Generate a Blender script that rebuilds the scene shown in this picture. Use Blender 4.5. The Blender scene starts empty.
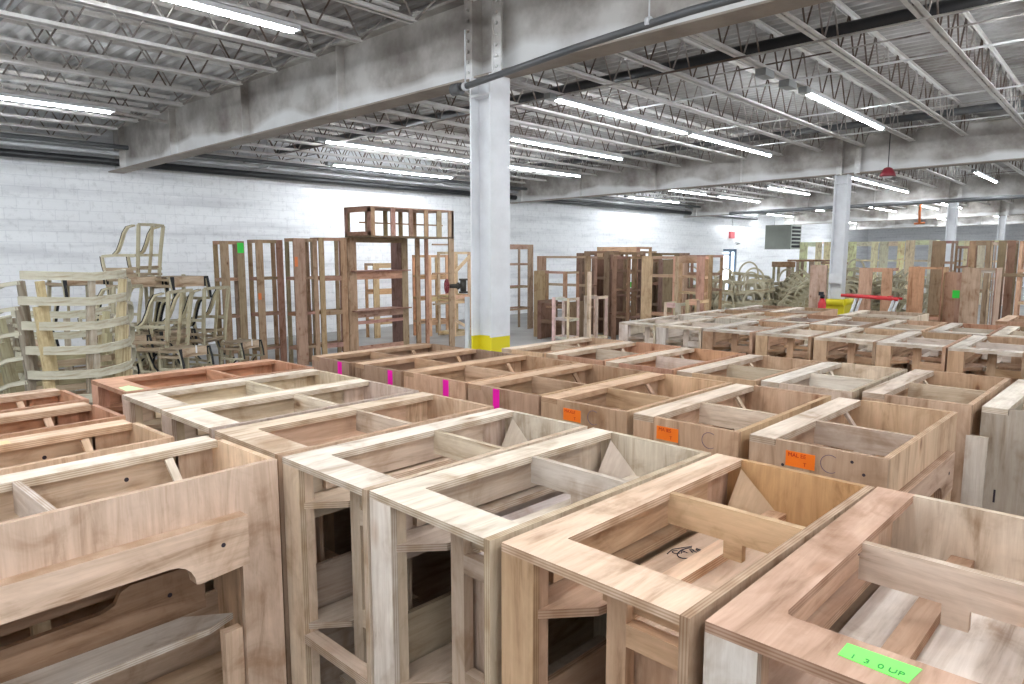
import bpy, math, random
from mathutils import Vector, Matrix, Euler
RND = random.Random(7)
C = bpy.context.scene.collection
SC = bpy.context.scene
PI = math.pi

# ------------------------------------------------------------------ materials
def newmat(name):
    m = bpy.data.materials.new(name); m.use_nodes = True
    nt = m.node_tree
    return m, nt, nt.nodes['Principled BSDF']
def N(nt, typ, **kw):
    n = nt.nodes.new(typ)
    for k, v in kw.items():
        if k in n.inputs: n.inputs[k].default_value = v
        else: setattr(n, k, v)
    return n
def lk(nt, a, ao, b, bi): nt.links.new(a.outputs[ao], b.inputs[bi])
def ramp(nt, stops):
    r = nt.nodes.new('ShaderNodeValToRGB')
    e = r.color_ramp.elements
    while len(e) < len(stops): e.new(0.5)
    for i, (p, c) in enumerate(stops):
        e[i].position = p; e[i].color = (c if len(c) == 4 else (*c, 1))
    return r
def mix(nt, mode='MIX', fac=1.0):
    n = nt.nodes.new('ShaderNodeMix'); n.data_type = 'RGBA'; n.blend_type = mode
    n.inputs[0].default_value = fac
    return n
def wood_mat():
    m, nt, b = newmat('plywood_face')
    uv = N(nt, 'ShaderNodeUVMap', uv_map='UVMap')
    at = N(nt, 'ShaderNodeAttribute', attribute_name='tint')
    mp = N(nt, 'ShaderNodeMapping'); mp.inputs['Scale'].default_value = (0.9, 6.5, 1)
    lk(nt, uv, 'UV', mp, 'Vector')
    n1 = N(nt, 'ShaderNodeTexNoise', Scale=2.0, Detail=6.0, Roughness=0.62, Distortion=0.9)
    lk(nt, mp, 'Vector', n1, 'Vector')
    r1 = ramp(nt, [(0.28, (0.52, 0.42, 0.33)), (0.43, (0.92, 0.88, 0.84)), (0.58, (1.08, 1.07, 1.06)), (0.76, (0.76, 0.66, 0.57))])
    lk(nt, n1, 'Fac', r1, 'Fac')
    # broad patches
    n2 = N(nt, 'ShaderNodeTexNoise', Scale=4.2, Detail=5.0, Roughness=0.6, Distortion=0.6)
    lk(nt, uv, 'UV', n2, 'Vector')
    r2 = ramp(nt, [(0.30, (0.66, 0.56, 0.47)), (0.46, (0.96, 0.94, 0.92)), (0.7, (1.10, 1.08, 1.06))])
    lk(nt, n2, 'Fac', r2, 'Fac')
    # fine fibre
    mp3 = N(nt, 'ShaderNodeMapping'); mp3.inputs['Scale'].default_value = (3, 55, 1)
    lk(nt, uv, 'UV', mp3, 'Vector')
    n3 = N(nt, 'ShaderNodeTexNoise', Scale=1.0, Detail=3.0, Roughness=0.7)
    lk(nt, mp3, 'Vector', n3, 'Vector')
    r3 = ramp(nt, [(0.3, (0.90, 0.87, 0.84)), (0.6, (1.03, 1.03, 1.03))])
    lk(nt, n3, 'Fac', r3, 'Fac')
    # knots
    mp4 = N(nt, 'ShaderNodeMapping'); mp4.inputs['Scale'].default_value = (2.2, 4.4, 1)
    lk(nt, uv, 'UV', mp4, 'Vector')
    vo = N(nt, 'ShaderNodeTexVoronoi', Scale=1.0, Randomness=1.0)
    lk(nt, mp4, 'Vector', vo, 'Vector')
    r4 = ramp(nt, [(0.0, (0.22, 0.13, 0.08)), (0.035, (0.34, 0.2, 0.12)), (0.07, (0.80, 0.70, 0.62)), (0.14, (1, 1, 1))])
    lk(nt, vo, 'Distance', r4, 'Fac')
    a = mix(nt, 'MULTIPLY'); lk(nt, at, 'Color', a, 6); lk(nt, r1, 'Color', a, 7)
    c = mix(nt, 'MULTIPLY'); lk(nt, a, 2, c, 6); lk(nt, r2, 'Color', c, 7)
    d = mix(nt, 'MULTIPLY'); lk(nt, c, 2, d, 6); lk(nt, r3, 'Color', d, 7)
    e = mix(nt, 'MULTIPLY', 0.85); lk(nt, d, 2, e, 6); lk(nt, r4, 'Color', e, 7)
    lk(nt, e, 2, b, 'Base Color')
    b.inputs['Roughness'].default_value = 0.62
    b.inputs['Specular IOR Level'].default_value = 0.3
    bp = N(nt, 'ShaderNodeBump', Strength=0.12, Distance=0.004)
    lk(nt, n3, 'Fac', bp, 'Height'); lk(nt, bp, 'Normal', b, 'Normal')
    return m
def edge_mat():
    m, nt, b = newmat('plywood_edge')
    uv = N(nt, 'ShaderNodeUVMap', uv_map='UVMap')
    at = N(nt, 'ShaderNodeAttribute', attribute_name='tint')
    sx = N(nt, 'ShaderNodeSeparateXYZ'); lk(nt, uv, 'UV', sx, 'Vector')
    w = N(nt, 'ShaderNodeMath', operation='MULTIPLY'); w.inputs[1].default_value = 2 * PI * 135
    lk(nt, sx, 'Y', w, 0)
    s = N(nt, 'ShaderNodeMath', operation='SINE'); lk(nt, w, 0, s, 0)
    r = ramp(nt, [(0.0, (0.66, 0.56, 0.47)), (0.5, (0.82, 0.76, 0.69)), (0.8, (0.95, 0.91, 0.87))])
    mr = N(nt, 'ShaderNodeMapRange'); mr.inputs['From Min'].default_value = -1
    lk(nt, s, 0, mr, 'Value'); lk(nt, mr, 0, r, 'Fac')
    n = N(nt, 'ShaderNodeTexNoise', Scale=9.0, Detail=3.0); lk(nt, uv, 'UV', n, 'Vector')
    r2 = ramp(nt, [(0.35, (0.72, 0.64, 0.55)), (0.6, (1, 1, 1))]); lk(nt, n, 'Fac', r2, 'Fac')
    a = mix(nt, 'MULTIPLY'); lk(nt, at, 'Color', a, 6); lk(nt, r, 'Color', a, 7)
    c = mix(nt, 'MULTIPLY'); lk(nt, a, 2, c, 6); lk(nt, r2, 'Color', c, 7)
    lk(nt, c, 2, b, 'Base Color'); b.inputs['Roughness'].default_value = 0.75
    return m
def paint_mat(name, col, dirt=(0.35, 0.30, 0.26), amount=0.5, rough=0.5, scale=3.0, metal=0.0, lo=0.42, hi=0.7):
    m, nt, b = newmat(name)
    tc = N(nt, 'ShaderNodeTexCoord')
    n = N(nt, 'ShaderNodeTexNoise', Scale=scale, Detail=7.0, Roughness=0.65)
    lk(nt, tc, 'Object', n, 'Vector')
    r = ramp(nt, [(lo, (0, 0, 0)), (hi, (amount, amount, amount))]); lk(nt, n, 'Fac', r, 'Fac')
    a = mix(nt); a.inputs[6].default_value = (*col, 1); a.inputs[7].default_value = (*dirt, 1)
    lk(nt, r, 'Color', a, 0); lk(nt, a, 2, b, 'Base Color')
    b.inputs['Roughness'].default_value = rough; b.inputs['Metallic'].default_value = metal
    return m
def flat(name, col, rough=0.5, metal=0.0, emit=0.0):
    m, nt, b = newmat(name)
    b.inputs['Base Color'].default_value = (*col, 1); b.inputs['Roughness'].default_value = rough
    b.inputs['Metallic'].default_value = metal
    if emit:
        b.inputs['Emission Color'].default_value = (*col, 1); b.inputs['Emission Strength'].default_value = emit
    return m
def wall_mat():
    m, nt, b = newmat('white_painted_block')
    uv = N(nt, 'ShaderNodeUVMap', uv_map='UVMap')
    br = N(nt, 'ShaderNodeTexBrick'); br.offset = 0.5
    br.inputs['Scale'].default_value = 1.0; br.inputs['Brick Width'].default_value = 0.42
    br.inputs['Row Height'].default_value = 0.21; br.inputs['Mortar Size'].default_value = 0.008
    br.inputs['Mortar Smooth'].default_value = 0.4
    br.inputs['Color1'].default_value = (0.83, 0.84, 0.85, 1); br.inputs['Color2'].default_value = (0.86, 0.87, 0.88, 1)
    br.inputs['Mortar'].default_value = (0.74, 0.75, 0.77, 1)
    lk(nt, uv, 'UV', br, 'Vector')
    mp = N(nt, 'ShaderNodeMapping'); mp.inputs['Scale'].default_value = (0.25, 2.6, 1)
    lk(nt, uv, 'UV', mp, 'Vector')
    n = N(nt, 'ShaderNodeTexNoise', Scale=1.0, Detail=5.0, Roughness=0.6); lk(nt, mp, 'Vector', n, 'Vector')
    r = ramp(nt, [(0.33, (0.78, 0.78, 0.79)), (0.50, (1, 1, 1)), (0.7, (1.03, 1.03, 1.03))]); lk(nt, n, 'Fac', r, 'Fac')
    n2 = N(nt, 'ShaderNodeTexNoise', Scale=7.0, Detail=6.0, Roughness=0.7); lk(nt, uv, 'UV', n2, 'Vector')
    r2 = ramp(nt, [(0.30, (0.80, 0.80, 0.80)), (0.48, (1, 1, 1))]); lk(nt, n2, 'Fac', r2, 'Fac')
    a = mix(nt, 'MULTIPLY'); lk(nt, br, 'Color', a, 6); lk(nt, r, 'Color', a, 7)
    c = mix(nt, 'MULTIPLY'); lk(nt, a, 2, c, 6); lk(nt, r2, 'Color', c, 7)
    lk(nt, c, 2, b, 'Base Color'); b.inputs['Roughness'].default_value = 0.6
    bp = N(nt, 'ShaderNodeBump', Strength=0.4, Distance=0.01)
    lk(nt, n2, 'Fac', bp, 'Height'); lk(nt, bp, 'Normal', b, 'Normal')
    return m
def floor_mat():
    m, nt, b = newmat('worn_concrete')
    tc = N(nt, 'ShaderNodeTexCoord')
    n = N(nt, 'ShaderNodeTexNoise', Scale=0.8, Detail=8.0, Roughness=0.6); lk(nt, tc, 'Object', n, 'Vector')
    r = ramp(nt, [(0.3, (0.20, 0.19, 0.18)), (0.7, (0.36, 0.35, 0.33))]); lk(nt, n, 'Fac', r, 'Fac')
    lk(nt, r, 'Color', b, 'Base Color'); b.inputs['Roughness'].default_value = 0.55
    return m
def girder_mat():
    # white paint on the lower part of the web, old brown primer and soot above, ragged edge between
    m, nt, b = newmat('stained_white_girder')
    tc = N(nt, 'ShaderNodeTexCoord')
    sx = N(nt, 'ShaderNodeSeparateXYZ'); lk(nt, tc, 'Object', sx, 'Vector')
    n = N(nt, 'ShaderNodeTexNoise', Scale=0.45, Detail=3.0, Roughness=0.5); lk(nt, tc, 'Object', n, 'Vector')
    m1 = N(nt, 'ShaderNodeMath', operation='MULTIPLY_ADD'); m1.inputs[1].default_value = 0.9; m1.inputs[2].default_value = -0.42
    lk(nt, n, 'Fac', m1, 0)
    sy = N(nt, 'ShaderNodeMath', operation='MULTIPLY_ADD'); sy.inputs[1].default_value = 0.017   # follows the girder's fall
    lk(nt, sx, 'Y', sy, 0); lk(nt, sx, 'Z', sy, 2)
    ad = N(nt, 'ShaderNodeMath', operation='ADD'); lk(nt, sy, 0, ad, 0); lk(nt, m1, 0, ad, 1)
    mr = N(nt, 'ShaderNodeMapRange'); mr.inputs['From Min'].default_value = 0.26; mr.inputs['From Max'].default_value = 0.36
    lk(nt, ad, 0, mr, 'Value')
    n2 = N(nt, 'ShaderNodeTexNoise', Scale=1.3, Detail=8.0, Roughness=0.6); lk(nt, tc, 'Object', n2, 'Vector')
    r2 = ramp(nt, [(0.3, (0.20, 0.17, 0.155)), (0.45, (0.36, 0.33, 0.30)), (0.65, (0.60, 0.58, 0.55))]); lk(nt, n2, 'Fac', r2, 'Fac')
    r3 = ramp(nt, [(0.3, (0.66, 0.65, 0.63)), (0.6, (0.78, 0.78, 0.77))]); lk(nt, n2, 'Fac', r3, 'Fac')
    a = mix(nt); lk(nt, mr, 0, a, 0); lk(nt, r3, 'Color', a, 6); lk(nt, r2, 'Color', a, 7)
    lk(nt, a, 2, b, 'Base Color'); b.inputs['Roughness'].default_value = 0.55
    return m
WOOD = wood_mat(); EDGE = edge_mat()
WALL = wall_mat(); FLOOR = floor_mat(); GIRD = girder_mat()
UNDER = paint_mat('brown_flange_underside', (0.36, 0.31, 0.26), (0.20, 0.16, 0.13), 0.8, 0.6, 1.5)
DECK = paint_mat('grey_roof_deck', (0.66, 0.655, 0.65), (0.24, 0.21, 0.19), 0.9, 0.5, 0.35, lo=0.40, hi=0.62)
JOIST = paint_mat('off_white_joist_paint', (0.76, 0.745, 0.72), (0.36, 0.30, 0.25), 0.7, 0.5, 0.9, lo=0.42, hi=0.66)
RODM = paint_mat('rusty_joist_web', (0.58, 0.55, 0.52), (0.12, 0.08, 0.06), 1.0, 0.6, 0.6, lo=0.42, hi=0.56)
COLM = paint_mat('white_column_paint', (0.80, 0.81, 0.83), (0.5, 0.5, 0.5), 0.35, 0.45, 2.5)
YEL = flat('yellow_paint', (0.80, 0.68, 0.02), 0.5)
DPIPE = paint_mat('dark_grey_pipe', (0.09, 0.095, 0.10), (0.16, 0.15, 0.14), 0.6, 0.4, 2.0)
BPIPE = flat('black_pipe', (0.02, 0.02, 0.022), 0.4)
LPIPE = paint_mat('pale_grey_pipe', (0.55, 0.56, 0.57), (0.3, 0.3, 0.3), 0.5, 0.4, 2.0)
HOUS = flat('fixture_housing', (0.62, 0.63, 0.64), 0.4)
TUBE = flat('lit_tube', (0.90, 0.95, 1.0), 0.4, 0, 30.0)
BLACK = flat('black_webbing', (0.012, 0.012, 0.014), 0.7)
RED = flat('red_paint', (0.50, 0.015, 0.02), 0.4)
REDV = flat('dark_red_handwheel', (0.22, 0.02, 0.03), 0.4)
GREY = flat('bare_steel', (0.35, 0.36, 0.36), 0.35, 0.6)
MAG = flat('magenta_tape', (0.90, 0.0, 0.42), 0.5)
ORA = flat('orange_label', (0.95, 0.20, 0.01), 0.5)
ORP = flat('orange_paint', (0.75, 0.20, 0.05), 0.5)
GRN = flat('green_label', (0.20, 0.90, 0.12), 0.5)
GRN2 = flat('green_tag', (0.03, 0.60, 0.05), 0.5)
PGRN = flat('pale_green_chalk', (0.55, 0.72, 0.38), 0.8)
YCH = flat('pale_orange_chalk', (0.78, 0.55, 0.30), 0.8)
INK = flat('dark_ink', (0.03, 0.02, 0.03), 0.8)
INKR = flat('red_ink', (0.55, 0.01, 0.005), 0.8)
INKG = flat('green_ink', (0.02, 0.28, 0.05), 0.8)
PENC = flat('pencil_line', (0.16, 0.11, 0.15), 0.8)
WHT = flat('white_paper', (0.8, 0.8, 0.8), 0.6)
BLU = flat('blue_grey_door_paint', (0.10, 0.16, 0.24), 0.5)
PANE = flat('daylit_pane', (0.85, 0.92, 1.0), 0.3, 0, 1.2)
HEAT = paint_mat('grey_green_enamel', (0.40, 0.43, 0.38), (0.3, 0.3, 0.28), 0.4, 0.45, 3.0)
PINK = flat('red_sign_face', (0.75, 0.16, 0.18), 0.4)
VALV = flat('dark_valve_body', (0.06, 0.055, 0.045), 0.5, 0.3)

# tints (linear)
T_PALE = (0.62, 0.52, 0.425); T_WHITE = (0.70, 0.64, 0.565); T_TAN = (0.53, 0.365, 0.245)
T_RED = (0.54, 0.31, 0.20); T_PINK = (0.60, 0.42, 0.295); T_BROWN = (0.37, 0.25, 0.175); T_DARK = (0.23, 0.15, 0.10)
T_PEACH = (0.61, 0.455, 0.335); T_GREEN = (0.46, 0.44, 0.30); T_PINE = (0.90, 0.86, 0.64); T_GREY = (0.40, 0.35, 0.28)

# ------------------------------------------------------------------ mesh builder
class MB:
    def __init__(s, tint=(0.6, 0.5, 0.4)):
        s.v = []; s.f = []; s.uv = []; s.mi = []; s.tn = []; s.tint = tint; s.sm = []
    def _t(s, tint, jit=0.10):
        t = tint or s.tint; k = 1 + RND.uniform(-jit, jit); w = RND.uniform(-0.05, 0.05)
        return (t[0] * k * (1 + w * .4), t[1] * k, t[2] * k * (1 - w), 1)
    def face(s, idx, uvs, mi, t, smooth=False):
        s.f.append(idx); s.uv.append(uvs); s.mi.append(mi); s.tn.append(t); s.sm.append(smooth)
    def box(s, x0, x1, y0, y1, z0, z1, tint=None, mat=None, M=None, plain=False):
        """board between two corners; the two widest faces get face grain, the thin ones ply edges"""
        b = len(s.v); t = s._t(tint, 0 if plain else 0.10)
        P = [Vector((x, y, z)) for z in (z0, z1) for y in (y0, y1) for x in (x0, x1)]
        if M is not None: P = [M @ p for p in P]
        s.v += P
        d = (abs(x1 - x0), abs(y1 - y0), abs(z1 - z0)); order = sorted(range(3), key=lambda i: d[i])
        thin, longa = order[0], order[2]
        ou, ov = RND.uniform(0, 50), RND.uniform(0, 50)
        F = [((0, 2, 3, 1), 2), ((4, 5, 7, 6), 2), ((0, 1, 5, 4), 1), ((2, 6, 7, 3), 1), ((0, 4, 6, 2), 0), ((1, 3, 7, 5), 0)]
        co = [(x, y, z) for z in (z0, z1) for y in (y0, y1) for x in (x0, x1)]
        base = (x0, y0, z0)
        for q, ax in F:
            others = [i for i in range(3) if i != ax]
            if ax == thin:
                ua = longa; va = [i for i in others if i != ua][0]; mi = 0
            elif thin in others:
                va = thin; ua = [i for i in others if i != thin][0]; mi = 1
                if d[thin] > 0.034 and d[order[1]] < 0.12: mi = 0   # solid lumber, no plies
            uvs = []
            for i in q:
                u = co[i][ua] - base[ua] + ou; vv = co[i][va] - base[va] + (ov if mi == 0 else 0)
                uvs.append((u, vv))
            s.face([b + i for i in q], uvs, mi if mat is None else mat, t)
        return s
    def prism(s, pts, h0, h1, axis='z', tint=None, mat=None, M=None):
        """polygon outline extruded along an axis; pts are the two other axes in order"""
        b = len(s.v); n = len(pts); t = s._t(tint)
        def P(p, h):
            if axis == 'z': v = Vector((p[0], p[1], h))
            elif axis == 'y': v = Vector((p[0], h, p[1]))
            else: v = Vector((h, p[0], p[1]))
            return M @ v if M is not None else v
        s.v += [P(p, h0) for p in pts] + [P(p, h1) for p in pts]
        ou, ov = RND.uniform(0, 50), RND.uniform(0, 50)
        wx = max(p[0] for p in pts) - min(p[0] for p in pts); wy = max(p[1] for p in pts) - min(p[1] for p in pts)
        U = (lambda p: (p[0] + ou, p[1] + ov)) if wx >= wy else (lambda p: (p[1] + ou, p[0] + ov))
        fm, em = (0, 1) if mat is None else (mat, mat)
        s.face([b + i for i in reversed(range(n))], [U(p) for p in reversed(pts)], fm, t)
        s.face([b + n + i for i in range(n)], [U(p) for p in pts], fm, t)
        acc = 0
        for i in range(n):
            j = (i + 1) % n; L = math.dist(pts[i], pts[j]); T = abs(h1 - h0)
            s.face([b + i, b + j, b + n + j, b + n + i], [(acc, 0), (acc + L, 0), (acc + L, T), (acc, T)], em, t)
            acc += L
        return s
    def sweep(s, path, w, th, up=(0, 0, 1), tint=None, mat=None, M=None, closed=False):
        """rectangular bar bent along a path: w across (side), th along up"""
        path = [Vector(p) for p in path]; n = len(path); t = s._t(tint); b = len(s.v); up = Vector(up)
        ou, ov = RND.uniform(0, 50), RND.uniform(0, 50); acc = [0]
        for i in range(1, n): acc.append(acc[-1] + (path[i] - path[i - 1]).length)
        for i, p in enumerate(path):
            if closed: d = path[(i + 1) % n] - path[i - 1]
            else: d = path[min(i + 1, n - 1)] - path[max(i - 1, 0)]
            d.normalize(); sd = d.cross(up)
            if sd.length < 1e-4: sd = d.cross(Vector((1, 0, 0)))
            sd.normalize(); nu = sd.cross(d).normalized()
            for a, c in ((-.5, -.5), (.5, -.5), (.5, .5), (-.5, .5)):
                q = p + sd * a * w + nu * c * th
                s.v.append(M @ q if M is not None else q)
        segs = n if closed else n - 1
        for i in range(segs):
            j = (i + 1) % n
            for k in range(4):
                l = (k + 1) % 4; W = w if k % 2 == 0 else th
                a0, a1 = acc[i], acc[i] + (path[j] - path[i]).length
                s.face([b + i * 4 + k, b + i * 4 + l, b + j * 4 + l, b + j * 4 + k],
                       [(a0 + ou, ov), (a0 + ou, ov + W), (a1 + ou, ov + W), (a1 + ou, ov)], 0 if mat is None else mat, t)
        if not closed:
            e = b + (n - 1) * 4
            s.face([b + 3, b + 2, b + 1, b], [(0, 0), (w, 0), (w, th), (0, th)], 0 if mat is None else mat, t)
            s.face([e, e + 1, e + 2, e + 3], [(0, 0), (w, 0), (w, th), (0, th)], 0 if mat is None else mat, t)
        return s
    def tube(s, path, r, seg=8, mat=None, M=None, tint=None):
        path = [Vector(p) for p in path]; n = len(path); t = s._t(tint); b = len(s.v)
        ref = None
        for i, p in enumerate(path):
            d = (path[min(i + 1, n - 1)] - path[max(i - 1, 0)]).normalized()
            if ref is None:
                ref = Vector((0, 0, 1)) if abs(d.z) < .9 else Vector((1, 0, 0))
            sd = d.cross(ref).normalized(); nu = sd.cross(d).normalized(); ref = nu
            rr = r[i] if isinstance(r, (list, tuple)) else r
            for k in range(seg):
                a = 2 * PI * k / seg; q = p + sd * math.cos(a) * rr + nu * math.sin(a) * rr
                s.v.append(M @ q if M is not None else q)
        m_ = 0 if mat is None else mat
        for i in range(n - 1):
            for k in range(seg):
                l = (k + 1) % seg
                s.face([b + i * seg + k, b + i * seg + l, b + (i + 1) * seg + l, b + (i + 1) * seg + k], [(0, 0)] * 4, m_, t, True)
        s.face([b + k for k in reversed(range(seg))], [(0, 0)] * seg, m_, t)
        s.face([b + (n - 1) * seg + k for k in range(seg)], [(0, 0)] * seg, m_, t)
        return s
    def mesh(s, name, mats):
        me = bpy.data.meshes.new(name)
        me.from_pydata([tuple(v) for v in s.v], [], s.f)
        uvl = me.uv_layers.new(name='UVMap'); k = 0
        flatuv = []
        for u in s.uv:
            for a in u: flatuv += [a[0], a[1]]
        uvl.data.foreach_set('uv', flatuv)
        ca = me.color_attributes.new('tint', 'FLOAT_COLOR', 'CORNER')
        cols = []
        for f, t in zip(s.f, s.tn): cols += list(t) * len(f)
        ca.data.foreach_set('color', cols)
        for m in mats: me.materials.append(m)
        me.polygons.foreach_set('material_index', s.mi)
        me.polygons.foreach_set('use_smooth', s.sm)
        me.update()
        return me
    def build(s, name, mats=None, parent=None, loc=None, label=None):
        o = bpy.data.objects.new(name, s.mesh(name, mats or [WOOD, EDGE]))
        C.objects.link(o)
        if parent is not None: o.parent = parent
        if loc is not None: o.location = loc
        if label: o['label'] = label
        return o
def thing(name, label, cat, loc=(0, 0, 0), rz=0, group=None, rot=None):
    o = bpy.data.objects.new(name, None); C.objects.link(o); o.empty_display_size = 0.1
    o.location = loc; o.rotation_euler = rot if rot is not None else (0, 0, rz)
    o['label'] = label; o['category'] = cat
    if group: o['group'] = group
    return o
def tag(o, label, cat, group=None, kind=None):
    o['label'] = label; o['category'] = cat
    if group: o['group'] = group
    if kind: o['kind'] = kind
    return o
def struct(o): o['kind'] = 'structure'; return o
def dup(root, loc, rot=None, label=None, group=None):
    r = root.copy(); C.objects.link(r); r.location = loc
    if rot is not None: r.rotation_euler = rot
    if label: r['label'] = label
    if group: r['group'] = group
    for ch in list(root.children):
        c = ch.copy(); C.objects.link(c); c.parent = r
        for g in list(ch.children):
            d = g.copy(); C.objects.link(d); d.parent = c
    return r
ORD = ['first', 'second', 'third', 'fourth', 'fifth', 'sixth', 'seventh', 'eighth', 'ninth', 'tenth', 'eleventh', 'twelfth', 'thirteenth', 'fourteenth', 'fifteenth', 'sixteenth', 'seventeenth', 'eighteenth']
def text_part(body, size, mat, parent, name, M, ext=0.0004):
    cu = bpy.data.curves.new(name, 'FONT'); cu.body = body; cu.size = size; cu.extrude = ext
    cu.align_x = 'CENTER'; cu.align_y = 'CENTER'
    tmp = bpy.data.objects.new(name, cu); C.objects.link(tmp)
    bpy.context.view_layer.update()
    me = bpy.data.meshes.new_from_object(tmp.evaluated_get(bpy.context.evaluated_depsgraph_get()))
    bpy.data.objects.remove(tmp)
    me.materials.clear(); me.materials.append(mat)
    o = bpy.data.objects.new(name, me); C.objects.link(o); o.parent = parent; o.matrix_local = M
    return o
def basis(origin, ex, ey):
    ex = Vector(ex).normalized(); ey = Vector(ey).normalized(); ez = ex.cross(ey)
    return Matrix(((ex.x, ey.x, ez.x, origin[0]), (ex.y, ey.y, ez.y, origin[1]), (ex.z, ey.z, ez.z, origin[2]), (0, 0, 0, 1)))

# ------------------------------------------------------------------ building shell
FALL = 0.017                                  # the roof falls towards the long white wall
def zroof(z, y): return z - FALL * (y - 5.2)
YW = 16.0                                     # long white wall
fl = MB().box(-9, 66, -8, 20, -0.1, 0.0, plain=True).build('floor', [FLOOR, FLOOR]); struct(fl)
def wall(name, x0, y0, x1, y1, z0, z1, th, mats=None):
    """vertical slab with a metre-scaled UV on its faces"""
    m = MB(); d = Vector((x1 - x0, y1 - y0, 0)); L = d.length; d.normalize(); nrm = Vector((-d.y, d.x, 0)) * th
    a, b_ = Vector((x0, y0, 0)), Vector((x1, y1, 0))
    m.v = [a + Vector((0, 0, z0)), b_ + Vector((0, 0, z0)), b_ + Vector((0, 0, z1)), a + Vector((0, 0, z1))]
    m.v += [v + nrm for v in m.v]
    t = (1, 1, 1, 1)
    for q in ((0, 1, 2, 3), (5, 4, 7, 6)): m.face(list(q), [(0, z0), (L, z0), (L, z1), (0, z1)] if q[0] == 0 else [(L, z0), (0, z0), (0, z1), (L, z1)], 0, t)
    for q in ((3, 2, 6, 7), (0, 4, 5, 1), (0, 3, 7, 4), (1, 5, 6, 2)): m.face(list(q), [(0, 0), (L, 0), (L, th), (0, th)], 0, t)
    return struct(m.build(name, mats or [WALL]))
# long wall in three lengths around the door opening
wall('wall_left', -9, YW, 34.15, YW, 0, 4.85, 0.3)
wall('wall_left_end', 35.8, YW, 38.2, YW, 0, 4.85, 0.3)
wall('wall_left_lintel', 34.15, YW, 35.8, YW, 2.3, 4.85, 0.3)
wall('wall_return', 38.2, YW + .01, 38.2, YW + 1.3, 0, 4.85, 0.3)
wall('wall_back_left', 37.6, YW + 1.2, 66, YW + 1.2, 0, 4.85, 0.3)
wall('wall_far', 64, YW + 2, 64, -8, 0, 5.2, 0.3)
# the door in the long wall
dr = thing('door_1', 'blue-grey glazed door in the white wall', 'door', (34.15, YW + 0.05, 0)); del dr['label'], dr['category']; struct(dr)
m = MB()
for b_ in ((0, .12, 0, 2.3), (1.53, 1.65, 0, 2.3), (.12, 1.53, 2.16, 2.3), (.92, 1.10, 0, 2.16), (.12, .92, 1.96, 2.04)): m.box(b_[0], b_[1], 0, .14, b_[2], b_[3], plain=True)
struct(m.build('door_frame', [BLU, BLU], dr))
struct(MB().box(.12, 1.53, .05, .07, 0.02, 2.16, plain=True).build('door_pane', [PANE, PANE], dr))

# roof deck: corrugated steel, ribs running across the joists
def deck():
    m = MB(); x = -8.0; prof = []
    while x < 64:
        prof += [(x, 0), (x + .035, .04), (x + .10, .04), (x + .135, 0)]; x += .19
    ys = (-8, 17.4); z = 4.98
    for y in ys: m.v += [Vector((p[0], y, zroof(z, y) + p[1])) for p in prof]
    n = len(prof)
    for i in range(n - 1):
        m.face([i, i + 1, n + i + 1, n + i], [(0, 0)] * 4, 0, (1, 1, 1, 1))
    return m.build('ceiling', [DECK])
struct(deck())

# plate girders (X position of each line)
GX = [-6.75, 5.6, 17.8, 30.0, 42.2, 54.4]
GN = ['behind the camera', 'nearest', 'second', 'third', 'fourth', 'fifth']
COLY = 5.27
def girder(i, gx):
    r = thing('steel_girder', f'{"white and brown stained" if i == 1 else "white"} plate girder across the roof, the {GN[i]} one', 'girder', (gx, 0, 0), 0, 'roof girders')
    y0, y1 = -8.0, YW
    def slab(xa, xb, za, zb):
        m = MB(); m.v = [Vector((x, y, zroof(z, y))) for z in (za, zb) for y in (y0, y1) for x in (xa, xb)]
        for q in ((0, 2, 3, 1), (4, 5, 7, 6), (0, 1, 5, 4), (2, 6, 7, 3), (0, 4, 6, 2), (1, 3, 7, 5)): m.face(list(q), [(0, 0)] * 4, 0, (1, 1, 1, 1))
        return m
    # each piece uses its own origin at the girder foot so the paint follows it
    Z = 3.93
    for nm, a in (('web', (-.012, .012, .02, .84)), ('bottom_flange', (-.15, .15, 0, .02)), ('top_flange', (-.15, .15, .84, .865))):
        mm = slab(*a)
        for v in mm.v: pass
        mm.build(nm, [GIRD if nm != 'bottom_flange' else UNDER], r, (0, 0, Z))
    # upper edge angle and web stiffeners
    mm = MB()
    for sx in (-1, 1):
        for y in (-6, -3.5, -1, 1.4, 7.9, 10.4, 13, 15.4):
            mm.box(sx * .012, sx * .13, y - .008, y + .008, zroof(.02, y), zroof(.84, y), plain=True)
    mm.build('stiffeners', [GIRD, GIRD], r, (0, 0, Z))['kind'] = 'stuff'
    # bolted splice at the column
    sp = MB()
    for sy in (-1, 1):
        sp.box(-.17, -.012, COLY + sy * .15 - .01, COLY + sy * .15 + .01, -.02, .84, plain=True)
    sp.box(-.16, -.145, COLY - .26, COLY - .15, -.0, .86, plain=True); sp.box(-.16, -.145, COLY + .15, COLY + .26, -.0, .86, plain=True)
    spo = sp.build('splice_plate', [GIRD, GIRD], r, (0, 0, Z))
    bm_ = MB()
    for k in range(8):
        for sy in (-1, 1):
            bm_.tube([(-.19, COLY + sy * .205, .06 + k * .105), (-.16, COLY + sy * .205, .06 + k * .105)], .018, 6)
    bm_.build('bolts', [GIRD], spo)['kind'] = 'stuff'
    return r
for i, gx in enumerate(GX):
    if i: girder(i, gx)

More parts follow.
